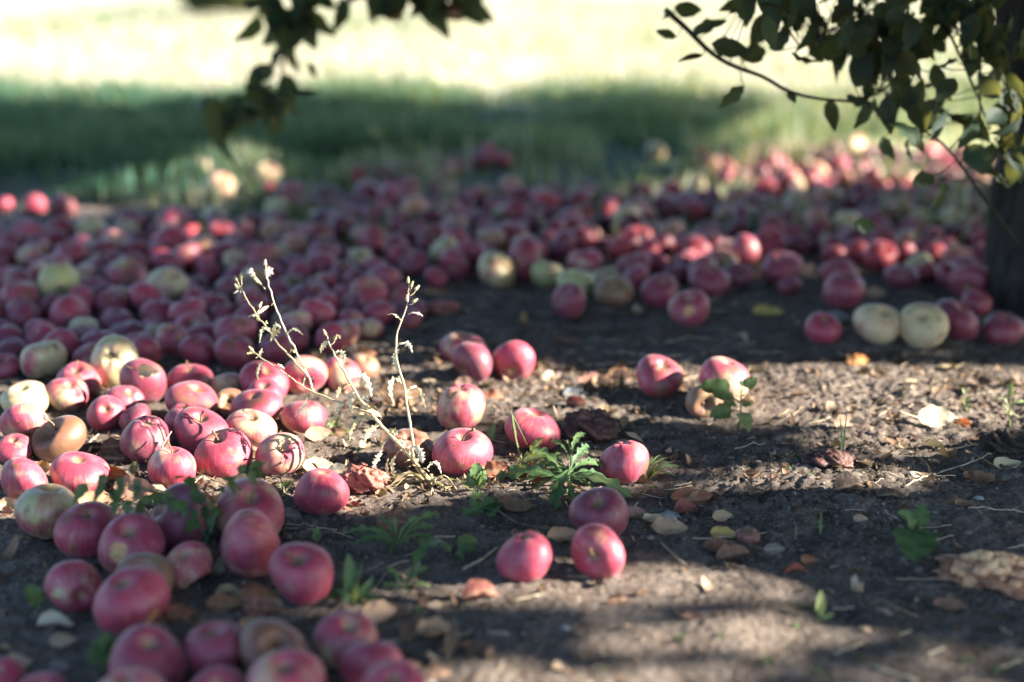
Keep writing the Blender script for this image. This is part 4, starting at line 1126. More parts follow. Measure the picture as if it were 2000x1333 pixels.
# twig, snail shell, straws that stand out
def stick(name, pts, r0, r1, mat, label, cat, lift=0.0015):
    P = [gp(x, y, 0) for x, y in pts]
    P = spline(P, 24)
    P[:, 2] = gz(P[:, 0], P[:, 1]); k = np.ones(7) / 7
    z = np.convolve(np.pad(P[:, 2], 3, mode='edge'), k, 'valid'); P[:, 2] = np.maximum(z, P[:, 2]) + lift
    V, Q, T = tube(P, np.linspace(r0, r1, 24), 6)
    o = mk(name, V - P[0], [Q, T], mat); o.location = P[0]
    return tag(o, label, cat)
stick('twig', [(1765, 962), (1800, 945), (1836, 928), (1890, 915), (1935, 902)], 0.0014, 0.0007, STRAW, 'bent pale dry twig lying on the sunlit soil at right', 'twig')
stick('twig', [(1890, 1000), (1950, 1001), (2010, 1003)], 0.0008, 0.0005, STRAW, 'thin straight straw near the right edge below the pebble', 'twig')
stick('twig', [(905, 1118), (940, 1100), (972, 1080)], 0.0016, 0.0008, STRAW, 'straw left of the pointed red apple of the front pair', 'twig', 0.004)
stick('twig', [(1150, 708), (1250, 706), (1330, 700)], 0.0012, 0.0008, STRAW, 'long straw at the shadow edge behind the rosy apple', 'twig')
stick('twig', [(825, 752), (860, 750), (905, 748)], 0.0022, 0.0014, STRAW, 'stout pale straw left of the trio of apples', 'twig', 0.003)
def shell():
    g = gp(1786, 940, 0); mb = MB()
    t = np.linspace(0, 2.4 * 2 * math.pi, 60); R = 0.0016 * np.exp(0.10 * t)
    P = np.stack([R * np.cos(t), R * np.sin(t) * 0.9, 0.0015 * 0 + 0.0045 - 0.0002 * t], -1)
    V, Q, T = tube(P, 0.45 * R + 0.0003, 8); mb.add(V, Q, T)
    o = mb.build('snail_shell', SHELL); o.location = (g[0], g[1], gz1(g[0], g[1])); o.rotation_euler = (0.3, 0, 0)
    tag(o, 'tiny pale coiled snail shell beside the dry twig', 'snail shell')
shell()
def leaning_straw():
    a = APPLES[11]; d = a['P'][1] - a['r'] * 1.02
    P = spline([at(315, 875, depth_of((0, d, 0.02)) - 0.01), at(325, 858, depth_of((0, d, 0.04)) - 0.005), at(335, 843, depth_of((0, d, 0.05)))], 10)
    V, Q, T = tube(P, np.linspace(0.0012, 0.0007, 10), 5)
    o = mk('straw', V - P[0], [Q, T], STRAW); o.location = P[0]; tag(o, 'curved pale straw leaning on the maroon cone-shaped apple', 'straw')
leaning_straw()

# ------------------------------------------------------------------ the withered weed in the middle
WEED_PTS = []
def weed():
    b = gp(842, 947, 0.0); D0 = depth_of(b); b[2] = gz1(b[0], b[1]) - 0.002
    root = empty('withered_weed', b)
    tag(root, 'tall bleached withered weed with drooping leaves and seed heads between the apples', 'weed')
    def pth(pts, n=26, d0=0.0, d1=0.0):
        m = len(pts)
        P = [at(x, y, D0 + d0 + (d1 - d0) * i / (m - 1)) for i, (x, y) in enumerate(pts)]
        return spline(P, n)
    def stem(pts, r0, r1, tint, d0=0, d1=0):
        P = pth(pts, 30, d0, d1)
        wob = np.random.default_rng(len(WEED_PTS)).normal(0, 0.0006, P.shape); P = P + wob
        V, Q, T = tube(P - b, 0.82 * np.linspace(r0, r1, 30) * (1 + 0.12 * np.sin(np.arange(30) * 2.1)), 7)
        mk('stem', V, [Q, T], DRY, root, attrs={'tint': np.full(len(V), tint)})
        WEED_PTS.extend(P[::3]); return P
    A = stem([(846, 950), (828, 925), (800, 890), (765, 852), (740, 828), (712, 793), (690, 758), (668, 720), (652, 690), (638, 658)], 0.0042, 0.0011, 0.55, 0, 0.02)
    stem([(842, 947), (836, 938), (822, 918), (805, 896)], 0.0034, 0.0028, 0.12, -0.004, -0.004)
    stem([(722, 806), (690, 795), (655, 782), (612, 766), (575, 744), (540, 718), (512, 700), (492, 684)], 0.0017, 0.0009, 0.55, 0.004, 0.065)
    stem([(612, 766), (607, 752), (600, 728), (580, 690), (560, 652), (545, 618), (530, 572), (520, 540), (518, 522)], 0.0019, 0.0008, 0.85, 0.036, 0.10)
    stem([(602, 735), (584, 716), (560, 690), (540, 668), (520, 640), (500, 612), (480, 580), (464, 555)], 0.0017, 0.0008, 0.5, 0.045, 0.10)
    stem([(806, 893), (806, 860), (802, 830), (795, 790), (787, 748), (778, 712), (772, 680), (777, 645), (790, 612), (796, 590), (797, 572)], 0.0024, 0.0008, 0.6, -0.006, -0.02)
    # side twigs to the heads
    heads = [(518, 514, .045), (524, 528, .05), (500, 548, .045), (461, 545, .05), (470, 540, .05), (491, 532, .045), (508, 596, .045), (490, 682, .03), (797, 548, -.02), (804, 556, -.02), (814, 563, -.02), (795, 583, -.02), (810, 588, -.02), (634, 650, .02), (655, 660, .02), (462, 560, .05)]
    feet = [(518, 530), (520, 545), (518, 565), (466, 560), (470, 568), (515, 562), (500, 612), (497, 690), (796, 572), (796, 574), (798, 580), (795, 590), (798, 596), (640, 664), (645, 675), (470, 572)]
    for k, ((x, y, d), (fx, fy)) in enumerate(zip(heads, feet)):
        d = d * 2 if d > .025 else d
        h = at(x, y, D0 + d); f = at(fx, fy, D0 + d)
        V, Q, T = tube(spline([f, (f + h) / 2 + [0.0015, 0, -0.001], h], 7) - b, 0.0006, 5)
        mb = MB(); mb.add(V, Q, T, 0.6)
        u = unit(h - f); L = 0.0085
        Pn = np.array([h - u * L * .45, h - u * L * .3, h, h + u * L * .35, h + u * L * .55])
        V, Q, T = tube(Pn - b, [0.0010, 0.0024, 0.0021, 0.0014, 0.0011], 8); mb.add(V, Q, T, [0.55, 0.45, 0.35, 0.25, 0.2][k % 5] + 0.1)
        mb.build('flower_head', DRY, root)
        WEED_PTS.append(h)
    def fluff(x, y, d, s, seed):
        c = at(x, y, D0 + d) - b; q = np.random.default_rng(seed); mb = MB()
        for k in range(60):
            e = unit(q.normal(0, 1, 3) + [0, 0, .4]) * s * q.uniform(.6, 1)
            V, Q, T = tube(np.array([c, c + e * .5, c + e]), 0.00022, 3); mb.add(V, Q, T)
        mb.build('seed_fluff', FLUFF, root)
    fluff(490, 533, 0.09, 0.007, 1); fluff(524, 532, 0.10, 0.009, 2)
    # withered hanging leaves: point lists in the photo, half width in px
    LV = [
     ([(640, 668), (634, 672), (628, 680), (626, 690)], 5, .75, .02), ([(655, 690), (664, 688), (670, 696), (672, 708)], 6, .8, .02), ([(650, 660), (660, 655), (664, 662)], 4, .5, .02),
     ([(690, 735), (705, 732), (716, 742), (722, 760), (726, 775)], 6, .8, .02), ([(688, 752), (676, 752), (664, 760), (658, 778)], 6, .3, .01), ([(690, 765), (685, 775), (684, 790), (690, 808)], 7, .7, .0),
     ([(672, 790), (662, 795), (656, 806), (662, 814)], 4, .85, .0), ([(732, 820), (710, 812), (694, 825), (684, 842), (682, 862)], 6, .35, .0), ([(740, 830), (725, 838), (715, 850), (712, 862)], 7, .5, -.01),
     ([(745, 880), (740, 892), (733, 906), (730, 924)], 6, .8, -.02), ([(772, 890), (765, 905), (768, 925), (775, 935)], 5, .55, -.01), ([(806, 870), (818, 880), (823, 894), (826, 905)], 7, .85, -.02), ([(806, 880), (806, 895), (812, 904), (818, 896)], 5, .5, -.01),
     ([(834, 915), (846, 902), (856, 908), (862, 926)], 3.5, .75, -.01), ([(788, 750), (776, 740), (764, 748), (763, 768), (770, 790)], 5, .6, -.01), ([(796, 768), (806, 757), (820, 762), (826, 780), (831, 798)], 4.5, .8, -.01),
     ([(776, 720), (772, 705), (773, 692), (780, 682)], 5, .85, -.01), ([(773, 678), (782, 670), (794, 670), (800, 676), (806, 690)], 5, .85, -.01), ([(786, 628), (776, 620), (768, 614), (756, 615)], 3, .7, -.01), ([(797, 615), (806, 610), (818, 612), (826, 618)], 3, .8, -.01),
     ([(560, 652), (572, 644), (582, 646), (592, 655)], 3, .8, .03), ([(548, 640), (540, 634), (534, 645), (528, 668)], 4, .7, .03), ([(535, 655), (520, 640), (510, 648), (507, 670)], 4, .7, .03), ([(530, 660), (538, 650), (548, 640)], 6, .3, .03),
     ([(503, 614), (515, 604), (525, 598)], 3, .8, .04), ([(504, 612), (503, 622), (505, 628)], 4, .6, .04), ([(466, 565), (458, 572), (456, 574)], 3, .9, .05),
     ([(520, 705), (508, 712), (502, 730), (504, 742)], 3, .7, .03), ([(500, 690), (490, 692), (482, 690)], 5, .35, .03), ([(500, 700), (508, 690), (512, 680)], 4, .85, .03), ([(600, 775), (596, 790), (585, 800), (576, 815)], 3.5, .85, .01), ([(605, 745), (615, 738), (632, 742)], 2, .7, .01),
     ([(780, 850), (770, 840), (760, 838), (750, 842)], 5, .5, -.005), ([(760, 850), (748, 866), (745, 880)], 3, .45, -.005), ([(720, 800), (735, 805), (745, 815)], 5, .6, -.005), ([(700, 780), (712, 776), (722, 786)], 4, .8, .0),
     ([(758, 895), (755, 915), (760, 935), (768, 945)], 3, .6, -.01), ([(800, 886), (792, 878), (782, 880)], 4, .55, -.005), ([(770, 858), (785, 862), (792, 872)], 4, .7, -.005)]
    for k, (pts, w, tint, d) in enumerate(LV):
        d = d * 2 + .01 if d > .025 else d
        P = pth(pts, 15, d, d - 0.012 * ((k % 3) - 1))
        wm = w * D0 / FPX * 1.3
        v = np.linspace(0, 1, 15)
        W = wm * np.sin(math.pi * np.clip(v, 0.04, .99) ** 0.9) ** 0.7 * (0.75 + 0.45 * np.where(np.arange(15) % 2, 1, -1) * 0.7)
        V, Q, vein = ribbon(P - b, W, side=(1, 0.3 * ((k % 5) - 2), 0.25 * ((k % 3) - 1)), fold=0.35, wave=0.4, seed=k)
        mk('leaf', V, Q, DRY, root, attrs={'tint': np.full(len(V), tint)})
    q = np.random.default_rng(515)
    stems = [np.array(WEED_PTS[i * 10:(i + 1) * 10]) for i in range(6)]
    for k in range(34):          # fine side shoots and shrivelled leaflets
        S = stems[int(q.integers(0, 6))]; i = int(q.integers(1, 8)); s0 = S[i] + (S[i + 1] - S[i]) * q.random()
        a = q.uniform(0, 6.28); L = q.uniform(.006, .019)
        d = np.array([math.cos(a), .5 * math.sin(a), q.uniform(-.1, .9)]); d = unit(d)
        P = spline([s0, s0 + d * L * .5, s0 + d * L + [0, 0, -L * q.uniform(.1, .9)]], 9)
        W = L * q.uniform(.05, .15) * np.sin(math.pi * np.linspace(.08, .98, 9)) * (1 + .5 * np.where(np.arange(9) % 2, 1, -1))
        V, Q, vein = ribbon(P - b, W, side=q.normal(0, 1, 3), fold=.4, wave=.5, seed=k)
        mk('leaf', V, Q, DRY, root, attrs={'tint': np.full(len(V), float(q.choice([.2, .45, .5, .75])))})
    for k in range(16):          # withered tangle round the root
        a = q.uniform(0, 6.28); L = q.uniform(.02, .05); e = b + np.array([math.cos(a) * L * 1.3 - .012, math.sin(a) * L * .7, 0])
        e[2] = gz1(e[0], e[1]) + .002
        P = spline([b + [0, 0, .004], (b + e) / 2 + [0, 0, L * q.uniform(.15, .5)], e], 11)
        W = L * q.uniform(.015, .07) * np.sin(math.pi * np.linspace(.1, .97, 11)) * (1 + .4 * np.where(np.arange(11) % 2, 1, -1))
        V, Q, vein = ribbon(P - b, W, side=q.normal(0, 1, 3), fold=.4, wave=.5, seed=k)
        mk('leaf', V, Q, DRY, root, attrs={'tint': np.full(len(V), float(q.choice([.1, .3, .5, .65])))})
    WEED_PTS.extend([at(690, 780, D0), at(720, 790, D0), at(825, 890, D0)])
weed()

# ------------------------------------------------------------------ living herbs
def herb(name, label, base, tips, style, wfrac, cat='weed', group=None, mat=HERB, stem_to=None, tint=0.45, base_dd=0.0, arch=0.25):
    """tips: (px, py, depth offset[, tint]) of each leaf; style lobed / ovate / strap"""
    g = gp(base[0], base[1], 0); D = depth_of(g); g[2] = gz1(g[0], g[1]) - 0.001
    root = empty(name, g); tag(root, label, cat, group)
    q = np.random.default_rng(int(base[0] * 7 + base[1]))
    top = g
    if stem_to is not None:
        top = at(stem_to[0], stem_to[1], D + (stem_to[2] if len(stem_to) > 2 else 0))
        V, Q, T = tube(spline([g, (g + top) / 2 + q.normal(0, .003, 3), top], 10) - g, np.linspace(.0016, .0008, 10), 6)
        mk('stem', V, [Q, T], mat, root, attrs={'tint': np.full(len(V), tint + .2)})
    for k, t in enumerate(tips):
        e = at(t[0], t[1], D + t[2])
        s = g if stem_to is None else g + (top - g) * (t[4] if len(t) > 4 else q.uniform(.35, 1))
        L = np.linalg.norm(e - s)
        zc = gz1(e[0], e[1]) + 0.002
        if e[2] < zc: e[2] = zc
        mid = (s + e) / 2 + np.array([0, 0, L * arch])
        n = 25 if style == 'lobed' else 15
        P = spline([s, s * .62 + e * .38 + [0, 0, L * arch * .9], mid * .5 + e * .5 + [0, 0, L * arch * .1], e], n)
        w = L * wfrac * q.uniform(.85, 1.15)
        W = lobed(n, w, 4 + k % 2, .7) if style == 'lobed' else ovate(n, w, .10, .9) if style == 'ovate' else np.linspace(w, w * .1, n)
        if style == 'ovate': W[:4] = w * .08
        sd = np.cross(unit(e - s), (0, -0.55, 0.83)); sd = sd if np.linalg.norm(sd) > .1 else np.array([1, 0, 0])
        V, Q, vein = ribbon(P - g, W, side=sd + q.normal(0, .25, 3), fold=.22, wave=.15, seed=k)
        tt = (t[3] if len(t) > 3 else tint + q.uniform(-.15, .15))
        mk('leaf', V, Q, mat, root, attrs={'tint': np.clip(tt + 0.25 * vein, 0, 1)})
    return root
herb('green_weed', 'leafy green rosette of lobed leaves between the rust leaf and the pale-fronted apple', (1105, 962),
     [(985, 925, .05), (1005, 905, .08), (1040, 875, .05), (1062, 930, .02), (1180, 930, .03), (1165, 900, .04), (1085, 1004, -.05), (1120, 985, -.05), (1235, 972, -.02, .75), (1150, 870, .05), (1040, 965, .0), (1195, 915, .05), (1070, 890, .06), (1135, 940, 0), (1010, 950, .02), (1160, 955, -.01), (965, 940, .03), (1020, 915, .07), (1200, 945, .0), (1130, 905, .04), (1075, 985, -.03)], 'lobed', .135, stem_to=(1112, 905, 0.01), tint=.38, arch=.15)
herb('green_weed', 'upright ragged green shoot rising out of the lobed rosette', (1112, 930), [(1142, 846, .02), (1076, 862, .02), (1128, 850, 0), (1150, 885, 0), (1080, 890, 0), (1108, 858, 0)], 'lobed', .15, stem_to=(1113, 872, 0))
herb('green_weed', 'flat lobed green leaves lying below the small upright seedling', (995, 985), [(902, 1008, -.03), (930, 1000, -.02), (955, 1012, -.04), (1000, 975, 0)], 'lobed', .26, arch=.10)
herb('green_weed', 'small upright green seedling in front of the big bright red apple', (932, 968), [(930, 903, 0), (912, 925, 0), (950, 920, .0), (948, 935, 0), (935, 1000, -.03), (900, 945, 0), (940, 925, .0)], 'ovate', .22, tint=.5)
herb('green_weed', 'toothed green plant in front of the twin apples', (1440, 838),
     [(1480, 740, 0, .45, .95), (1452, 745, .02, .3, 1), (1360, 757, 0, .4, .7), (1418, 790, -.01, .35, .6), (1385, 815, .0, .3, .5), (1468, 790, .0, .4, .6), (1463, 846, -.03, .95, .55), (1445, 775, -.02, .3, .8), (1395, 775, .01, .45, .7)], 'ovate', .26, stem_to=(1448, 762, 0), arch=.12)
herb('green_weed', 'pale green pointed plant at the right edge in the sun', (1972, 835), [(1975, 750, 0, .8), (1955, 790, 0, .8), (2000, 785, 0, .8), (1965, 810, -.01, .8), (1950, 775, 0, .75), (1990, 815, 0, .7)], 'lobed', .22, stem_to=(1974, 780), tint=.75)
herb('green_weed', 'thin yellow-green shoot behind the gleaming white leaf', (1886, 815), [(1880, 758, 0, .8), (1893, 775, 0, .6), (1888, 805, 0, .55), (1872, 790, .01, .7)], 'ovate', .16, stem_to=(1885, 775), tint=.7)
herb('grass_tuft', 'little grass tuft beside the pale-fronted red apple', (1262, 932), [(1305, 895, .02), (1315, 905, 0), (1290, 890, .03), (1275, 893, 0), (1312, 920, -.01), (1300, 910, .0), (1262, 900, 0), (1330, 912, .0), (1285, 900, .0), (1320, 930, -.02)], 'strap', .05, cat='grass tuft', tint=.45)
herb('grass_tuft', 'two thin grass blades standing behind the flat purple brown rotten apple', (1645, 888), [(1641, 812, 0, .7), (1654, 808, 0, .8), (1643, 838, 0, .6)], 'strap', .035, cat='grass tuft', arch=.02)
herb('grass_tuft', 'single short green blade on shaded soil below the dark leaf mat', (1603, 1036), [(1604, 998, 0, .55), (1596, 1015, 0, .5)], 'strap', .08, cat='grass tuft', arch=.03)
herb('green_weed', 'slender tiny-flowered stalk between big red and flattened apples', (1022, 903), [(1000, 805, .01, .8), (1012, 850, 0, .8), (1030, 870, 0, .7), (1008, 870, .0, .7)], 'strap', .02, arch=.03, stem_to=(998, 802), tint=.7)
herb('green_weed', 'thin-stalked single green leaf left of the rosette shoot', (1031, 905), [(1062, 855, .0, .55), (1040, 880, 0, .5)], 'ovate', .17, arch=.2)
herb('green_weed', 'single narrow green leaf rising behind the big bright red apple', (953, 872), [(967, 826, .0, .6), (958, 840, .01, .5)], 'ovate', .2, arch=.02)
herb('green_weed', 'short wide green leaf clump with broad blades left of bottom centre', (690, 1190), [(680, 1080, 0, .35), (708, 1095, 0, .45), (665, 1120, 0, .4), (700, 1140, -.02, .3), (730, 1130, 0, .4), (655, 1150, 0, .4), (745, 1165, -.01, .35)], 'ovate', .13, arch=.05)
herb('green_weed', 'loose green leaves around the propped brown leaf', (775, 1070), [(860, 1005, .02, .5), (835, 1050, 0, .45), (700, 1060, 0, .5), (740, 1010, .03, .5), (690, 1065, -.02, .4), (770, 1010, 0, .4), (815, 1010, 0, .5), (745, 1065, -.02, .4), (800, 1060, -.02, .35), (720, 1035, .02, .5), (850, 1030, .01, .5), (790, 1030, 0, .55), (680, 1040, .0, .45), (760, 1085, -.03, .4)], 'lobed', .12, tint=.45)
herb('green_weed', 'low green sprouts right of the broad-bladed clump', (790, 1150), [(755, 1110, 0, .6), (815, 1120, 0, .45), (835, 1110, 0, .5), (770, 1130, 0, .6), (800, 1165, -.02, .5), (870, 1060, .08, .4), (840, 1150, 0, .5), (745, 1150, 0, .5)], 'lobed', .15, tint=.55)
herb('green_weed', 'low dark green leaves above the broad-bladed clump', (885, 1085), [(862, 1065, 0, .4), (930, 1075, 0, .4), (935, 1060, .02, .4), (905, 1095, -.02, .4)], 'ovate', .22, tint=.4)
herb('green_weed', 'pale green lobed leaf in front of the stem-hollow red apple', (612, 1170), [(528, 1165, -.01, .8), (545, 1150, 0, .8), (640, 1140, -.01, .4), (655, 1165, -.02, .4)], 'lobed', .30, arch=.15, tint=.75)
herb('green_weed', 'dark green blurred tuft above the pink foreground apples', (200, 1310), [(215, 1235, 0, .3), (185, 1250, 0, .35), (235, 1265, 0, .35), (170, 1275, 0, .3), (205, 1250, -.02, .4)], 'ovate', .22)
herb('green_weed', 'small bright green leaf pair in shade at left below the greenish apple', (75, 1178), [(50, 1145, 0, .65), (80, 1150, 0, .7), (70, 1165, -.02, .6)], 'ovate', .25)
herb('green_weed', 'small upright green leaf right of the pointed shaded apple', (618, 1062), [(622, 1030, 0, .5), (612, 1040, 0, .5), (630, 1045, 0, .4)], 'ovate', .2)
herb('leafy_sprout', 'broad-leaved green sprout on the shaded soil at lower right', (1795, 1088), [(1752, 1000, .01, .5), (1783, 1098, -.05, .35), (1805, 985, .02, .3), (1822, 1045, 0, .3), (1760, 1060, -.01, .6), (1800, 1030, -.02, .25), (1770, 1005, .0, .35)], 'ovate', .30, stem_to=(1790, 1010, .01), tint=.35, arch=.05)
herb('yellow_sprout', 'curved pale shoot with a yellow tip left of the tiny rotten apple', (1598, 1205), [(1604, 1152, 0, .9), (1630, 1200, 0, .9), (1612, 1175, 0, .8)], 'ovate', .14, cat='weed', tint=.9, arch=.1)
herb('green_weed', 'lobed green plant growing by the tan leaf and apple under the weed', (655, 850), [(640, 825, 0, .6), (672, 830, 0, .55), (660, 815, .01, .5), (690, 855, 0, .5), (648, 865, -.01, .6)], 'lobed', .25)
herb('green_weed', 'yellow green curled leaf beside the orange crumpled leaf', (258, 932), [(268, 902, 0, .95), (262, 912, 0, .9), (272, 910, -.01, .85)], 'ovate', .3, tint=.9)
herb('green_weed', 'grey green tuft on clods left of the striped sharp apple', (555, 962), [(572, 940, 0, .6), (545, 945, 0, .5), (535, 955, 0, .5), (580, 955, 0, .5), (560, 940, 0, .6)], 'lobed', .25)
# the dark sprig that leans in front of the left cluster
def sprig():
    g = gp(415, 1095, 0); D = depth_of(g); root = empty('dark_sprig', g)
    tag(root, 'dark green leafy sprig spreading blurred in front of the left apples', 'weed')
    br = [[(415, 1095), (398, 1040), (372, 1000), (330, 970), (280, 955), (225, 945), (170, 945)], [(405, 1060), (412, 1020), (418, 985), (440, 950), (470, 925), (505, 915)], [(372, 1000), (345, 985), (300, 985), (250, 985), (215, 975)], [(412, 1020), (395, 980), (372, 935), (340, 935)]]
    for k, pts in enumerate(br):
        P = spline([at(x, y, D - 0.02 + 0.01 * k) for x, y in pts], 20)
        V, Q, T = tube(P - g, np.linspace(.0012, .0006, 20), 5)
        mk('stem', V, [Q, T], HERB, root, attrs={'tint': np.full(len(V), .2)})
        q = np.random.default_rng(60 + k)
        for i in range(5, 20, 2 if k < 2 else 3):
            for sgn in (-1, 1):
                if q.random() < .15: continue
                e = P[i] + np.array([q.uniform(-.012, .004) * (1 if k != 1 else -1), q.normal(0, .008), sgn * q.uniform(.004, .013) - .003])
                Lp = spline([P[i], (P[i] + e) / 2 + [0, 0, .002], e + (e - P[i]) * .25], 9)
                V, Q, _ = ribbon(Lp - g, ovate(9, q.uniform(.0045, .0075), .12), side=np.cross(unit(e - P[i]), (q.normal(0, .3), -1, .3)), seed=i)
                mk('leaf', V, Q, HERB, root, attrs={'tint': np.full(len(V), q.uniform(0, .22))})
sprig()
# many small seedlings, each its own plant
def seedlings():
    q = np.random.default_rng(77); protos = []
    for s in range(5):
        mb = MB(); qq = np.random.default_rng(s)
        for k in range(5 + s % 3):
            a = qq.uniform(0, 6.28); L = qq.uniform(.6, 1.0); up = qq.uniform(.3, 1.2)
            d = np.array([math.cos(a), math.sin(a), 0])
            P = spline([np.zeros(3), d * L * .4 + [0, 0, L * .4 * up], d * L + [0, 0, L * .45 * up]], 9)
            W = ovate(9, L * qq.uniform(.13, .24), .12); W[:3] = L * .03
            V, Q, _ = ribbon(P, W, side=np.cross(d, (0, 0, 1)), seed=k); mb.add(V, Q, None, qq.uniform(.25, .75))
        o = mb.build('seedling', HERB); protos.append(o)
    spots = [(1435, 905, 26), (1455, 918, 20), (1345, 850, 18), (1300, 915, 20), (1560, 905, 22), (1545, 925, 20), (1585, 945, 22), (1570, 870, 20), (1690, 965, 18), (1800, 905, 18), (1905, 925, 20), (1700, 895, 18), (1400, 985, 16), (1510, 975, 18), (1640, 1065, 14),
             (1870, 1180, 26), (1960, 1200, 30), (1920, 1185, 24), (1830, 1120, 24), (1760, 1200, 26), (1560, 1225, 30), (1400, 1250, 34), (1380, 1160, 22), (1330, 1250, 30), (1680, 1270, 30), (1240, 1140, 22), (1270, 1128, 18), (1130, 1135, 22), (945, 1160, 24), (900, 1195, 26), (1010, 1190, 22), (1060, 1150, 18),
             (1890, 1280, 34), (1950, 1305, 40), (1500, 1300, 40), (1600, 1310, 36), (1180, 1310, 30), (1040, 1275, 26), (925, 1250, 26), (820, 1200, 30), (760, 1240, 30), (1200, 850, 20), (1240, 835, 22), (1225, 870, 18), (1340, 1015, 14), (1440, 1080, 14), (870, 1010, 18), (985, 880, 16), (880, 910, 20), (700, 880, 22), (640, 870, 20), (820, 820, 18), (1300, 815, 14), (1520, 765, 14), (1250, 960, 22), (1275, 945, 20)]
    near = ['beside the %s', 'near the %s']
    marks = [((1105, 940), 'lobed rosette'), ((1220, 900), 'pale-fronted red apple'), ((1170, 1080), 'front pair of apples'), ((1620, 905), 'flat purple brown rotten apple'), ((1935, 1110), 'orange mushy apple'), ((1790, 1050), 'broad-leaved sprout'), ((1460, 1040), 'tiny shrivelled apple'), ((1440, 800), 'toothed plant'), ((690, 1130), 'broad-bladed clump'), ((1110, 1222), 'small white stone'), ((850, 880), 'weed root'), ((1150, 845), 'yellow leaf'), ((1350, 965), 'rusty brown leaf'), ((1830, 930), 'dry twig'), ((1600, 1290), 'bottom right sunlit strip')]
    for i, (x, y, s) in enumerate(spots):
        o = protos[i % 5] if i < 5 else protos[i % 5].copy()
        if i >= 5: COL.objects.link(o)
        o.name = 'seedling'
        g = gp(x, y, 0); sc = s * depth_of(g) / FPX * 0.62
        o.location = (g[0], g[1], gz1(g[0], g[1]) - .001); o.scale = (sc,) * 3; o.rotation_euler = (0, 0, q.uniform(0, 6.28))
        m = min(marks, key=lambda m: (m[0][0] - x) ** 2 + ((m[0][1] - y) * 2) ** 2)
        side = ('left of' if x < m[0][0] - 15 else 'right of' if x > m[0][0] + 15 else 'close to') + ((' and behind' if y < m[0][1] - 12 else ' and in front of' if y > m[0][1] + 12 else ''))
        tag(o, 'tiny green seedling %s the %s' % (side, m[1]), 'seedling', 'seedlings on the bare soil')
seedlings()

# ------------------------------------------------------------------ turf
def blades(name, n, xr, yr, hr, wr, dens, tint, seed, label, lean=0.5):
    q = np.random.default_rng(seed)
    x = q.uniform(*xr, n); y = q.uniform(*yr, n)
    k = q.random(n) < dens(x, y); x, y = x[k], y[k]; n = len(x)
    h = q.uniform(*hr, n) * np.clip(2.6 * fbm(x * 2.1, y * 2.1, 3, 8.0) - .15, .4, 1.3); w = q.uniform(*wr, n)
    a = q.uniform(0, 6.28, n); la = q.uniform(0, 6.28, n); ln = q.uniform(.1, 1, n) * lean * h
    V = np.zeros((n, 8, 3)); z0 = gz(x, y)
    for i, t in enumerate((0, .4, .75, 1.0)):
        ww = w * (1, .85, .55, .08)[i]
        cx = x + np.cos(la) * ln * t ** 2; cy = y + np.sin(la) * ln * t ** 2; cz = z0 - .004 + h * t * (1 - .25 * t * lean)
        V[:, i * 2] = np.stack([cx - np.cos(a) * ww, cy - np.sin(a) * ww, cz], -1)
        V[:, i * 2 + 1] = np.stack([cx + np.cos(a) * ww, cy + np.sin(a) * ww, cz], -1)
    F = gridq(2, 4)[None] + (np.arange(n) * 8)[:, None, None]
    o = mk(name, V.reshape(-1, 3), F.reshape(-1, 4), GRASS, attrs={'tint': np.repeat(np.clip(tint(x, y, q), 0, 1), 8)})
    tag(o, label, 'grass', kind='stuff'); return o
def turf_d(x, y):
    px, py = to_px(np.stack([x, y, 0 * x], -1))
    edge = np.interp(px, [-400, 0, 300, 480, 560, 800, 1000, 1300, 1600, 2400], [410, 400, 400, 370, 345, 325, 300, 300, 275, 262])
    edge = edge + 30 * (fbm(x * 3, y * 3, 3) - .45)
    return np.clip((edge - py) / 40, 0, 1) * np.clip((fbm(x * 2.3, y * 2.3, 3, 4.0) - .22) * 4, .2, 1)
blades('shaded_turf', 120000, (-2.6, 3.0), (3.0, 6.3), (.03, .105), (.0024, .0055), turf_d, lambda x, y, q: q.normal(.34, .20, len(x)) + .5 * (fbm(x * 1.6, y * 1.6, 2) - .40) + .36 * np.clip((x - .35) / .8, 0, 1), 31, 'shaded green turf between the fallen apples and the sunlit field')  # tint rises to the right: drier blades, sunlight painted into their colour
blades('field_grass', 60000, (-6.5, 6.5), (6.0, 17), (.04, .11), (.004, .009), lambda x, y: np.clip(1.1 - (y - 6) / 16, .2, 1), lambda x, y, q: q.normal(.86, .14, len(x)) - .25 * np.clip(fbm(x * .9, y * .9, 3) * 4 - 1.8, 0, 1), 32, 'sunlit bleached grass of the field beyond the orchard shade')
blades('heap_grass', 15000, (-.9, 2.0), (2.9, 4.6), (.05, .13), (.0018, .004), lambda x, y: np.clip((fbm(x * 5, y * 5, 2, 2.) - .36) * 6, 0, 1) * np.clip((y - 2.9) / .9, .12, 1), lambda x, y, q: q.normal(.60, .22, len(x)), 33, 'sparse grass blades standing among the far heaped apples')

# ------------------------------------------------------------------ where the sun gets through the trees (photo regions seen on the soil)
def branch_px(G):      # where the sun ray that ends at G passes the low branches (about half a metre up)
    Z = G + np.array([SUN_XY_[0] * .47, SUN_XY_[1] * .47, .47])
    return to_px(Z)
SUN_XY_ = SUN[:2] / SUN[2]
def hole_mask(G):
    px, py = to_px(G); H = np.zeros(len(G), bool)
    for x, y, a, b in [(235, 815, 12, 14), (400, 812, 10, 12), (640, 990, 40, 26), (40, 690, 80, 22), (918, 722, 5, 7), (1120, 800, 20, 8), (1200, 1164, 260, 5), (1500, 1146, 250, 5), (1300, 1240, 520, 6), (1000, 1200, 200, 20), (1800, 1290, 160, 5), (400, 742, 8, 8), (100, 1020, 60, 14)]:
        H |= ((px - x) / a) ** 2 + ((py - y) / b) ** 2 < 1
    return H

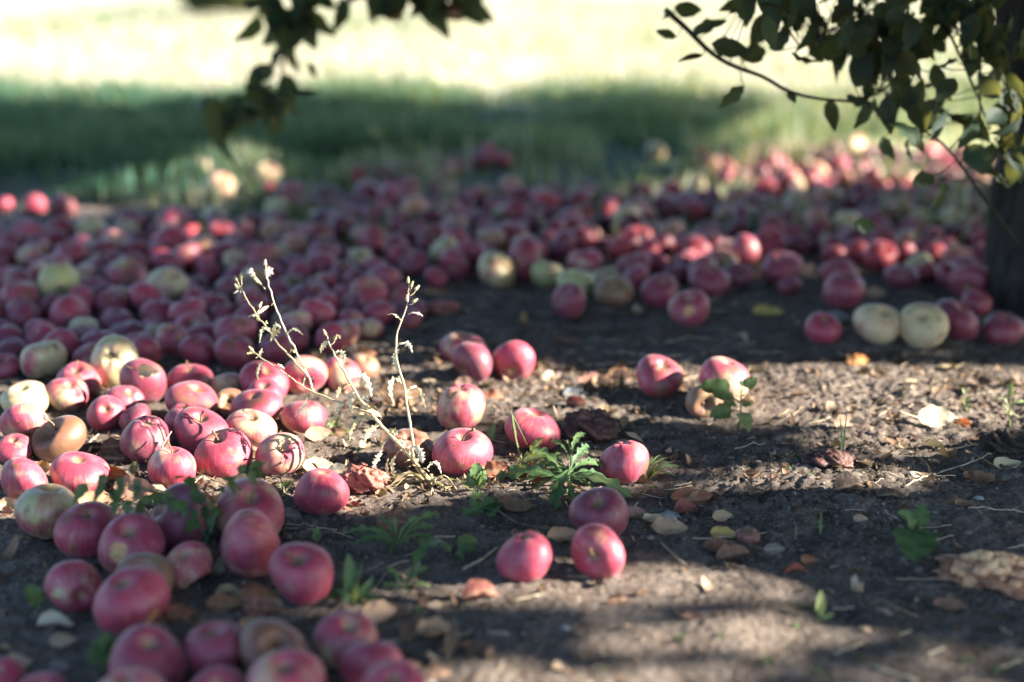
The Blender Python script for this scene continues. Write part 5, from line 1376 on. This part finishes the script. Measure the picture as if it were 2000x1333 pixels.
def lit_mask(G):
    """1 where sun reaches a point near the ground, from the photo's patches of light"""
    px, py = to_px(G); X, Y = G[:, 0], G[:, 1]
    front = Y > 0.35
    st = fbm(X * 1.1 + 9, Y * 9.5 + X * .6, 3, 2.0)
    sp = fbm(X * 7, Y * 11, 2, 14.0)
    L = np.zeros(len(G), bool)
    def P(poly): return inpoly(px, py, poly)
    def E(x, y, a, b): return ((px - x) / a) ** 2 + ((py - y) / b) ** 2 < 1
    left = P([(-120, 752), (60, 720), (150, 690), (330, 700), (440, 690), (500, 650), (770, 640), (780, 760), (860, 790), (960, 840), (965, 905), (760, 950), (560, 915), (420, 945), (200, 962), (-120, 955)])
    L |= left
    L |= E(1035, 690, 50, 42) | E(950, 668, 36, 22) | E(900, 760, 60, 18)
    rgt = P([(960, 760), (1050, 705), (1250, 685), (1450, 695), (2300, 690), (2300, 880), (1900, 905), (1720, 945), (1500, 968), (1330, 968), (1180, 900), (1040, 860)])
    L |= rgt & (st > np.where((py > 835) & (px < 1800), .41, np.where(px > 1500, .47, .50)))
    L |= E(1840, 822, 70, 30) | E(1300, 735, 60, 26) | E(1405, 730, 60, 30) | E(1225, 890, 55, 30)
    L |= E(1080, 1085, 34, 36) | E(1232, 1080, 36, 40) | P([(1060, 1130), (1300, 1104), (1500, 1090), (1600, 1104), (1580, 1112), (1300, 1124), (1120, 1142)]) | P([(850, 1140), (1000, 1136), (1000, 1152), (850, 1155)])
    L |= P([(1330, 1195), (1500, 1180), (1620, 1185), (1680, 1208), (1340, 1206)]) & (sp > .40)
    L |= P([(1840, 1195), (2100, 1180), (2100, 1235), (1900, 1235)]) & (sp > .42)
    L |= (P([(840, 1300), (1250, 1268), (1500, 1252), (1720, 1272), (1500, 1284), (1250, 1292), (840, 1322)]) | P([(900, 1345), (1700, 1310), (2050, 1330), (2050, 1352), (1600, 1350), (900, 1380)])) & (sp > .36)
    for x, y, a, b in [(212, 462, 30, 20), (262, 462, 26, 16), (108, 470, 14, 14), (345, 460, 26, 14), (395, 475, 30, 18), (370, 490, 16, 12), (480, 455, 20, 14), (70, 385, 18, 10), (240, 352, 26, 6), (200, 388, 20, 5), (412, 322, 20, 14), (437, 362, 22, 15), (335, 375, 10, 10),
                       (740, 455, 26, 16), (745, 490, 20, 12), (785, 490, 20, 18), (735, 530, 14, 20), (760, 545, 20, 8), (985, 515, 22, 20), (1350, 495, 14, 18), (1395, 500, 18, 16), (1555, 510, 10, 20), (1355, 465, 10, 10), (1130, 460, 16, 10), (1205, 465, 14, 10), (1005, 290, 24, 16), (930, 310, 14, 20),
                       (960, 325, 14, 20), (1185, 310, 18, 24), (1070, 300, 16, 14), (1150, 325, 14, 14), (820, 345, 14, 22), (880, 320, 16, 12), (1280, 290, 20, 14), (1370, 352, 22, 14), (1425, 348, 26, 16), (1492, 318, 26, 24), (1488, 358, 14, 12), (1260, 350, 14, 14), (1550, 330, 20, 18), (980, 395, 12, 12), (1150, 415, 14, 12), (1480, 290, 20, 16), (1795, 490, 16, 14), (1985, 535, 12, 10)]:
        L |= E(x, y, a * 1.25, b * 1.35)
    L |= P([(1400, 180), (2300, 170), (2300, 350), (1960, 372), (1800, 345), (1690, 372), (1610, 350), (1560, 300), (1400, 265)])
    L |= (py < 330) & (py > 175) & (px > 900) & (sp > .60)
    L |= (py < 300) & (py > 175) & (px <= 900) & (sp > .77)
    L |= (py < 204 + 12 * (sp - .5))
    L |= (sp > .79)
    L |= (sp > .72) & (py > 400) & (py < 570)
    for x, y, a, b in [(1870, 1215, 170, 9), (1560, 1195, 120, 8), (1720, 1288, 260, 8), (1960, 1322, 180, 9), (1480, 1102, 140, 6), (1930, 1062, 90, 4), (1790, 1150, 60, 4)]:
        L |= E(x, y, a, b)
    return L & front

SUN_XY = SUN[:2] / SUN[2]
WEED_G = np.array([p[:2] - SUN_XY * (p[2] - .03) for p in WEED_PTS])
FOOT = dict(APX=1)

# ------------------------------------------------------------------ trees
def leaf_cloud(P, L, q, droop=0.4):
    """folded six-vertex leaves at P"""
    n = len(P)
    d = q.normal(0, 1, (n, 3)); d[:, 2] -= droop; d /= np.linalg.norm(d, axis=1)[:, None]
    e = q.normal(0, 1, (n, 3)); e -= d * (e * d).sum(1)[:, None]; e /= np.linalg.norm(e, axis=1)[:, None]
    f = np.cross(d, e)
    W = L * q.uniform(.26, .36, n)
    def pt(a, s, z): return P + d * (L * a)[:, None] + e * (W * s)[:, None] + f * (W * z)[:, None]
    V = np.stack([pt(-.5, 0, 0), pt(-.2, -.95, .35), pt(.2, -.8, .3), pt(.5, 0, -.1), pt(.2, .8, .3), pt(-.2, .95, .35)], 1)
    F = (np.array([[0, 1, 2, 3], [0, 3, 4, 5]])[None] + (np.arange(n) * 6)[:, None, None]).reshape(-1, 4)
    return V.reshape(-1, 3), F

def limb_path(a, b, q, n=14, sag=.1):
    a = np.array(a, float); b = np.array(b, float)
    m1 = a * .65 + b * .35 + q.normal(0, .08, 3) + [0, 0, sag]; m2 = a * .3 + b * .7 + q.normal(0, .08, 3) + [0, 0, sag]
    return spline([a, m1, m2, b], n)

def bark_tube(P, R, seed, k=14):
    V, Q, T = tube(P, R, k)
    c = np.repeat(P, k, axis=0); m = len(c)
    d = V[:m] - c
    V[:m] = c + d * (1 + 0.45 * (fbm(V[:m, 0] * 30 + V[:m, 1] * 22 + seed, V[:m, 2] * 9, 3) - .44) + 0.18 * (fbm(V[:m, 0] * 90 + seed, V[:m, 2] * 22 + V[:m, 1] * 90, 3) - .44))[:, None]
    return V, Q, T

def apple_tree(x, y, seed, label, n_leaf, rx=2.35, ry=3.0, trunk_pts=None, trunk_r=None):
    q = np.random.default_rng(seed)
    z0 = gz1(x, y)
    root = empty('apple_tree', (x, y, z0)); tag(root, label, 'tree', 'apple trees of the orchard row')
    org = np.array([x, y, z0])
    tp = trunk_pts if trunk_pts is not None else [(x, y, z0 - .05), (x + .02, y, z0 + .3), (x - .03, y + .02, z0 + .7), (x, y, z0 + 1.05)]
    P = spline(tp, 70); R = np.interp(np.linspace(0, 1, 70), [0, .08, .2, 1], [.125, .098, .085, .075]) if trunk_r is None else np.interp(np.linspace(0, 1, 70), *trunk_r)
    V, Q, T = bark_tube(P, R, seed, 40)
    mk('trunk', V - org, [Q, T], BARK, root)
    top = P[-1]
    for k in range(7):
        a = k * 6.28 / 7 + q.uniform(-.3, .3)
        e = np.array([x + math.cos(a) * rx * .75, y + math.sin(a) * ry * .75, z0 + q.uniform(1.5, 2.6)])
        LP = limb_path(top - [0, 0, q.uniform(0, .25)], e, q, 14, .12)
        V, Q, T = bark_tube(LP, np.linspace(.032, .008, 14), seed + k, 9)
        mk('limb', V - org, [Q, T], BARK, root)
    # foliage: clumps through the crown, open where the photo shows sun on the ground
    u = q.uniform(-1, 1, (n_leaf * 2, 3)); u = u[(np.abs(u) ** 3.2).sum(1) < 1]
    C = np.stack([x + u[:, 0] * rx, y + u[:, 1] * ry, z0 + 2.02 + u[:, 2] * 1.22], -1)
    C = C[C[:, 2] > .80 + .1 * np.sin(C[:, 0] * 3)]
    C = C[(C[:, 2] > .95) | (np.hypot(C[:, 0], C[:, 1]) > .8)]
    cl = fbm(C[:, 0] * 2.6 + C[:, 2], C[:, 1] * 2.6 - C[:, 2] * .7, 2, seed)
    C = C[(cl > .30) | (q.random(len(C)) < .55)][:n_leaf]
    G = C - np.concatenate([SUN_XY, [1]])[None] * (C[:, 2] - .03)[:, None]
    lit = lit_mask(G)
    for ex, ey in ((.095, 0), (-.095, 0), (0, .036), (0, -.036), (.065, .026), (-.065, .026), (.065, -.026), (-.065, -.026)):
        lit |= lit_mask(G + [ex, ey, 0])
    lit &= ~hole_mask(G)
    lit &= ~(inpoly(*branch_px(G), [(1420, -60), (2050, -60), (2050, 400), (1800, 400), (1600, 260), (1420, 130)]) & (G[:, 1] > 2.1))
    for i in range(0, len(WEED_G), 1):
        lit |= (np.abs(G[:, 1] - WEED_G[i, 1]) < .055) & (np.abs(G[:, 0] - WEED_G[i, 0]) < .075)
    C = C[~lit]
    L = q.uniform(.050, .074, len(C))
    V, F = leaf_cloud(C, L, q)
    mk('crown', V - org, F, CROWN, root, smooth=False, attrs={'tint': np.repeat(np.clip(q.normal(.42, .17, len(C)), 0, 1), 6)})
    return root, org
b0 = gp(1992, 600, 0)
tr_pts = [at(2004, 640, depth_of(b0)), at(1999, 590, depth_of(b0)), at(1992, 480, depth_of(b0)), at(2000, 380, depth_of(b0)), at(2030, 200, depth_of(b0) + .01), at(2016, 40, depth_of(b0) + .02), at(2005, -120, depth_of(b0) + .03), at(1985, -420, depth_of(b0) + .05)]
MAIN, MORG = apple_tree(float(b0[0]), float(b0[1]), 3, 'dark-trunked apple tree at the right edge with leafy branches hanging low', 80000, trunk_pts=tr_pts, trunk_r=([0, .1, .3, .5, .7, 1], [.075, .066, .060, .062, .066, .062]))
apple_tree(5.0, 2.35, 4, 'next apple tree of the row to the right outside the picture', 80000)
apple_tree(9.2, 2.5, 5, 'third apple tree of the row further right outside the picture', 50000)
apple_tree(-3.9, 2.7, 6, 'apple tree of the row to the left outside the picture', 16000)

# low branches of the tree that hang into the picture
def leaf_mesh_at(p, d, nrm, L, w, q):
    d = unit(d); s = unit(np.cross(d, nrm)); nn = np.cross(s, d)
    n = 11; v = np.linspace(0, 1, n)
    cur = q.uniform(-.6, .9)
    P = p + d * (v * L)[:, None] - nn * (cur * L * (v - .1) ** 2)[:, None]
    W = ovate(n, w, .03, .85); W[0] = .0008
    V, Q, vein = ribbon(P, W, side=s, fold=q.uniform(.05, .5), wave=q.uniform(0, .25), seed=int(q.integers(0, 99)))
    return V, Q
def low_branch(paths, spec, dens, depth, seed, L0):
    q = np.random.default_rng(seed)
    mbt = MB()
    pts = []
    for path in paths:
        P = spline([at(x, y, depth + dd) for x, y, dd in path], 26)
        V, Q, T = tube(P, np.linspace(path[0][2] * 0 + (.0048 if len(path) > 6 else .0032), .0013, 26), 7)
        mbt.add(V - MORG, Q, T); pts.append(P)
    tw = mbt.build('low_branch', TWIG, MAIN)
    allp = np.concatenate(pts)
    mb = MB()
    def add(px, py, ang, L, dd, tint, twist=None):
        c = at(px, py, depth + dd)
        a = math.radians(ang); d = RGT * math.cos(a) - UPV * math.sin(a) + FWD * q.normal(0, .35)
        nrm = -FWD + q.normal(0, .8, 3) if twist is None else twist
        V, Q = leaf_mesh_at(c - unit(d) * L / 2, d, nrm, L, L * q.uniform(.22, .33), q)
        mb.add(V - MORG, Q, None, tint)
        near = allp[np.argmin(np.linalg.norm(allp - c, axis=1))]
        s0 = c - unit(d) * L / 2
        if np.linalg.norm(near - s0) < .14:
            V, Q, T = tube(spline([near, (near + s0) / 2 + [0, 0, -.004], s0], 6), .0009, 4); mb.add(V - MORG, Q, T, .1)
    for px, py, ang, L in spec:
        add(px, py, ang, (.80 if depth < 2.5 else 1.12) * L * depth / FPX, q.uniform(-.05, .05), float(np.clip(q.normal(.25, .14), 0, 1)))
    for poly, n, spread in dens:
        xs = [p[0] for p in poly]; ys = [p[1] for p in poly]; c = 0
        while c < n:
            x, y = q.uniform(min(xs), max(xs)), q.uniform(min(ys), max(ys))
            if inpoly([x], [y], poly)[0]:
                add(x, y, q.uniform(40, 140) + (0 if q.random() < .8 else 180), q.uniform(.75, 1.1) * L0, q.uniform(-spread, spread), float(np.clip(q.normal(.30, .18), 0, 1) if q.random() < .93 else .8)); c += 1
    mb.build('foliage', CROWN, tw)
low_branch(
 [[(2005, -60, .27), (1800, -20, .10), (1700, 20, .03), (1600, 70, 0), (1560, 90, 0)],
  [(1300, 20, .05), (1345, 60, .03), (1385, 100, .02), (1430, 128, .01), (1490, 150, 0), (1545, 180, 0), (1620, 195, 0), (1700, 190, 0), (1790, 120, .06), (1990, -40, .27)],
  [(1990, 480, .25), (1935, 405, .12), (1885, 335, -.01), (1845, 285, -.02), (1800, 255, -.03), (1740, 240, -.03)],
  [(1800, -5, .02), (1850, 60, .01), (1880, 120, 0), (1910, 190, 0), (1935, 255, 0)],
  [(1915, 60, .02), (1914, 160, .02), (1916, 260, .01)],
  [(2010, -90, .26), (1980, 60, .12), (1965, 180, .02), (1955, 260, 0)]],
 [(1345, 20, 15, 70), (1300, 28, 190, 45), (1300, 66, 200, 55), (1385, 52, -25, 90), (1350, 105, 185, 60), (1425, 100, 20, 95), (1475, 105, -10, 90), (1530, 78, -30, 80), (1425, 185, 150, 80), (1547, 190, 70, 45), (1565, 120, 30, 70), (1600, 60, 60, 90),
  (1620, 228, 95, 85), (1680, 195, 20, 70), (1735, 225, 80, 90), (1800, 235, 85, 100), (1832, 160, 80, 90), (1848, 125, 160, 70), (1770, 100, 20, 95), (1780, 60, 50, 80), (1720, 120, 75, 85), (1740, 165, 70, 90), (1700, 60, 60, 90), (1840, 30, 60, 90), (1870, 20, 100, 70), (1905, 80, 70, 60), (1925, 45, 110, 70),
  (1900, 125, 95, 70), (1945, 150, 80, 60), (1955, 290, 60, 70), (1930, 305, 110, 70), (1975, 320, 80, 80), (1770, 285, 110, 60), (1800, 275, 60, 70), (1840, 380, 80, 80), (1800, 355, 150, 70), (1730, 290, 60, 60), (1690, 225, 100, 60), (1895, 300, 160, 50), (1955, 225, 90, 70), (1985, 230, 90, 90), (1690, 440, 10, 70)],
 [([(1440, -40), (1800, -40), (1800, 60), (1760, 150), (1640, 130), (1560, 90), (1450, 60)], 108, .16), ([(1640, 60), (1850, 40), (1850, 180), (1820, 270), (1720, 260), (1690, 190)], 48, .10), ([(1780, -30), (1960, -30), (1965, 130), (1880, 150)], 34, .08), ([(1930, 20), (2010, 20), (2010, 300), (1930, 240)], 18, .03), ([(1870, 240), (1990, 220), (2010, 350), (1920, 350)], 16, .05)],
 2.18, 51, .052)
low_branch(
 [[(700, -260, .05), (640, -120, .02), (600, -40, .01), (575, 40, 0), (555, 110, 0), (545, 170, 0), (520, 215, 0), (470, 235, 0), (420, 225, 0)],
  [(640, -120, .02), (720, -60, 0), (800, -20, 0), (880, 0, 0), (940, 5, 0)],
  [(575, 40, 0), (540, 20, 0), (500, 0, 0)]],
 [(505, 15, 20, 60), (495, 60, 120, 60), (540, 60, 140, 80), (560, 45, 90, 80), (600, 60, 60, 80), (625, 45, 50, 70), (670, 30, 92, 60), (560, 95, 95, 80), (545, 115, 100, 70), (612, 138, 60, 32), (510, 140, 190, 50), (500, 160, 110, 50), (545, 185, 80, 70), (580, 185, 40, 60), (520, 205, 60, 80), (480, 215, 100, 80), (450, 225, 110, 80), (412, 250, 105, 110), (430, 250, 80, 80), (470, 205, 200, 70), (540, 215, 80, 50), (500, 190, 170, 60), (395, 200, 190, 50),
  (725, 20, 100, 55), (760, 15, 60, 60), (830, 20, 80, 70), (860, 35, 95, 60), (900, 10, 60, 70), (930, 20, 40, 60), (850, 5, 60, 70), (790, -5, 60, 70)],
 [([(490, -60), (660, -60), (620, 40), (580, 90), (540, 70), (500, 10)], 34, .08), ([(660, -60), (960, -60), (950, 5), (840, 25), (700, 0)], 40, .10), ([(430, 190), (590, 170), (570, 225), (440, 245)], 12, .06)],
 2.95, 52, .076)
# two apples still on the left branch
for x, y, lb in ((765, 30, 'pale pink apple hanging among the leaves of the left branch'), (885, 30, 'small reddish apple hanging at the right tip of the left branch')):
    src, V, zt, zb = proto('n', 1, True)
    o = src.copy(); COL.objects.link(o); o.name = 'apple'; o.location = at(x, y - 6, 3.0); o.scale = (.026,) * 3; o.color = (.45, .05, .1, .1)
    tag(o, lb, 'apple')
    st = STEMS[1].copy(); COL.objects.link(st); st.parent = o; st.location = (0, 0, zt)
# added bush standing in for a blurred patch of shade on the field
def shade_shrub(x, y, s, label):
    q = np.random.default_rng(91); org = np.array([x, y, 0.0]); root = empty('shade_shrub', org); tag(root, label, 'shade_shrub')
    u = q.normal(0, 1, (5000, 3)); u /= np.linalg.norm(u, axis=1)[:, None]; u *= q.uniform(.2, 1, (5000, 1)) ** .5
    C = org + u * [s, s * .8, s * .7] * (0.7 + .6 * fbm(u[:, 0] * 3 + 9, u[:, 1] * 3 + u[:, 2] * 2 + 9, 2))[:, None] + [0, 0, s * .62]
    C = C[C[:, 2] > .02]
    V, F = leaf_cloud(C, q.uniform(.06, .10, len(C)), q, .1)
    mk('foliage', V - org, F, CROWN, root, smooth=False, attrs={'tint': np.repeat(np.clip(q.normal(.6, .2, len(C)), 0, 1), 6)})
    for k in range(5):
        P = limb_path(org - [0, 0, .05], C[k * 90], q, 8); V, Q, T = tube(P, np.linspace(.02, .006, 8), 6); mk('stem', V - org, [Q, T], TWIG, root)
p = gp(425, 38, 0); shade_shrub(float(p[0]), float(p[1]) + .4, .42, 'added grey green bush in place of a blurred shade patch on the field')
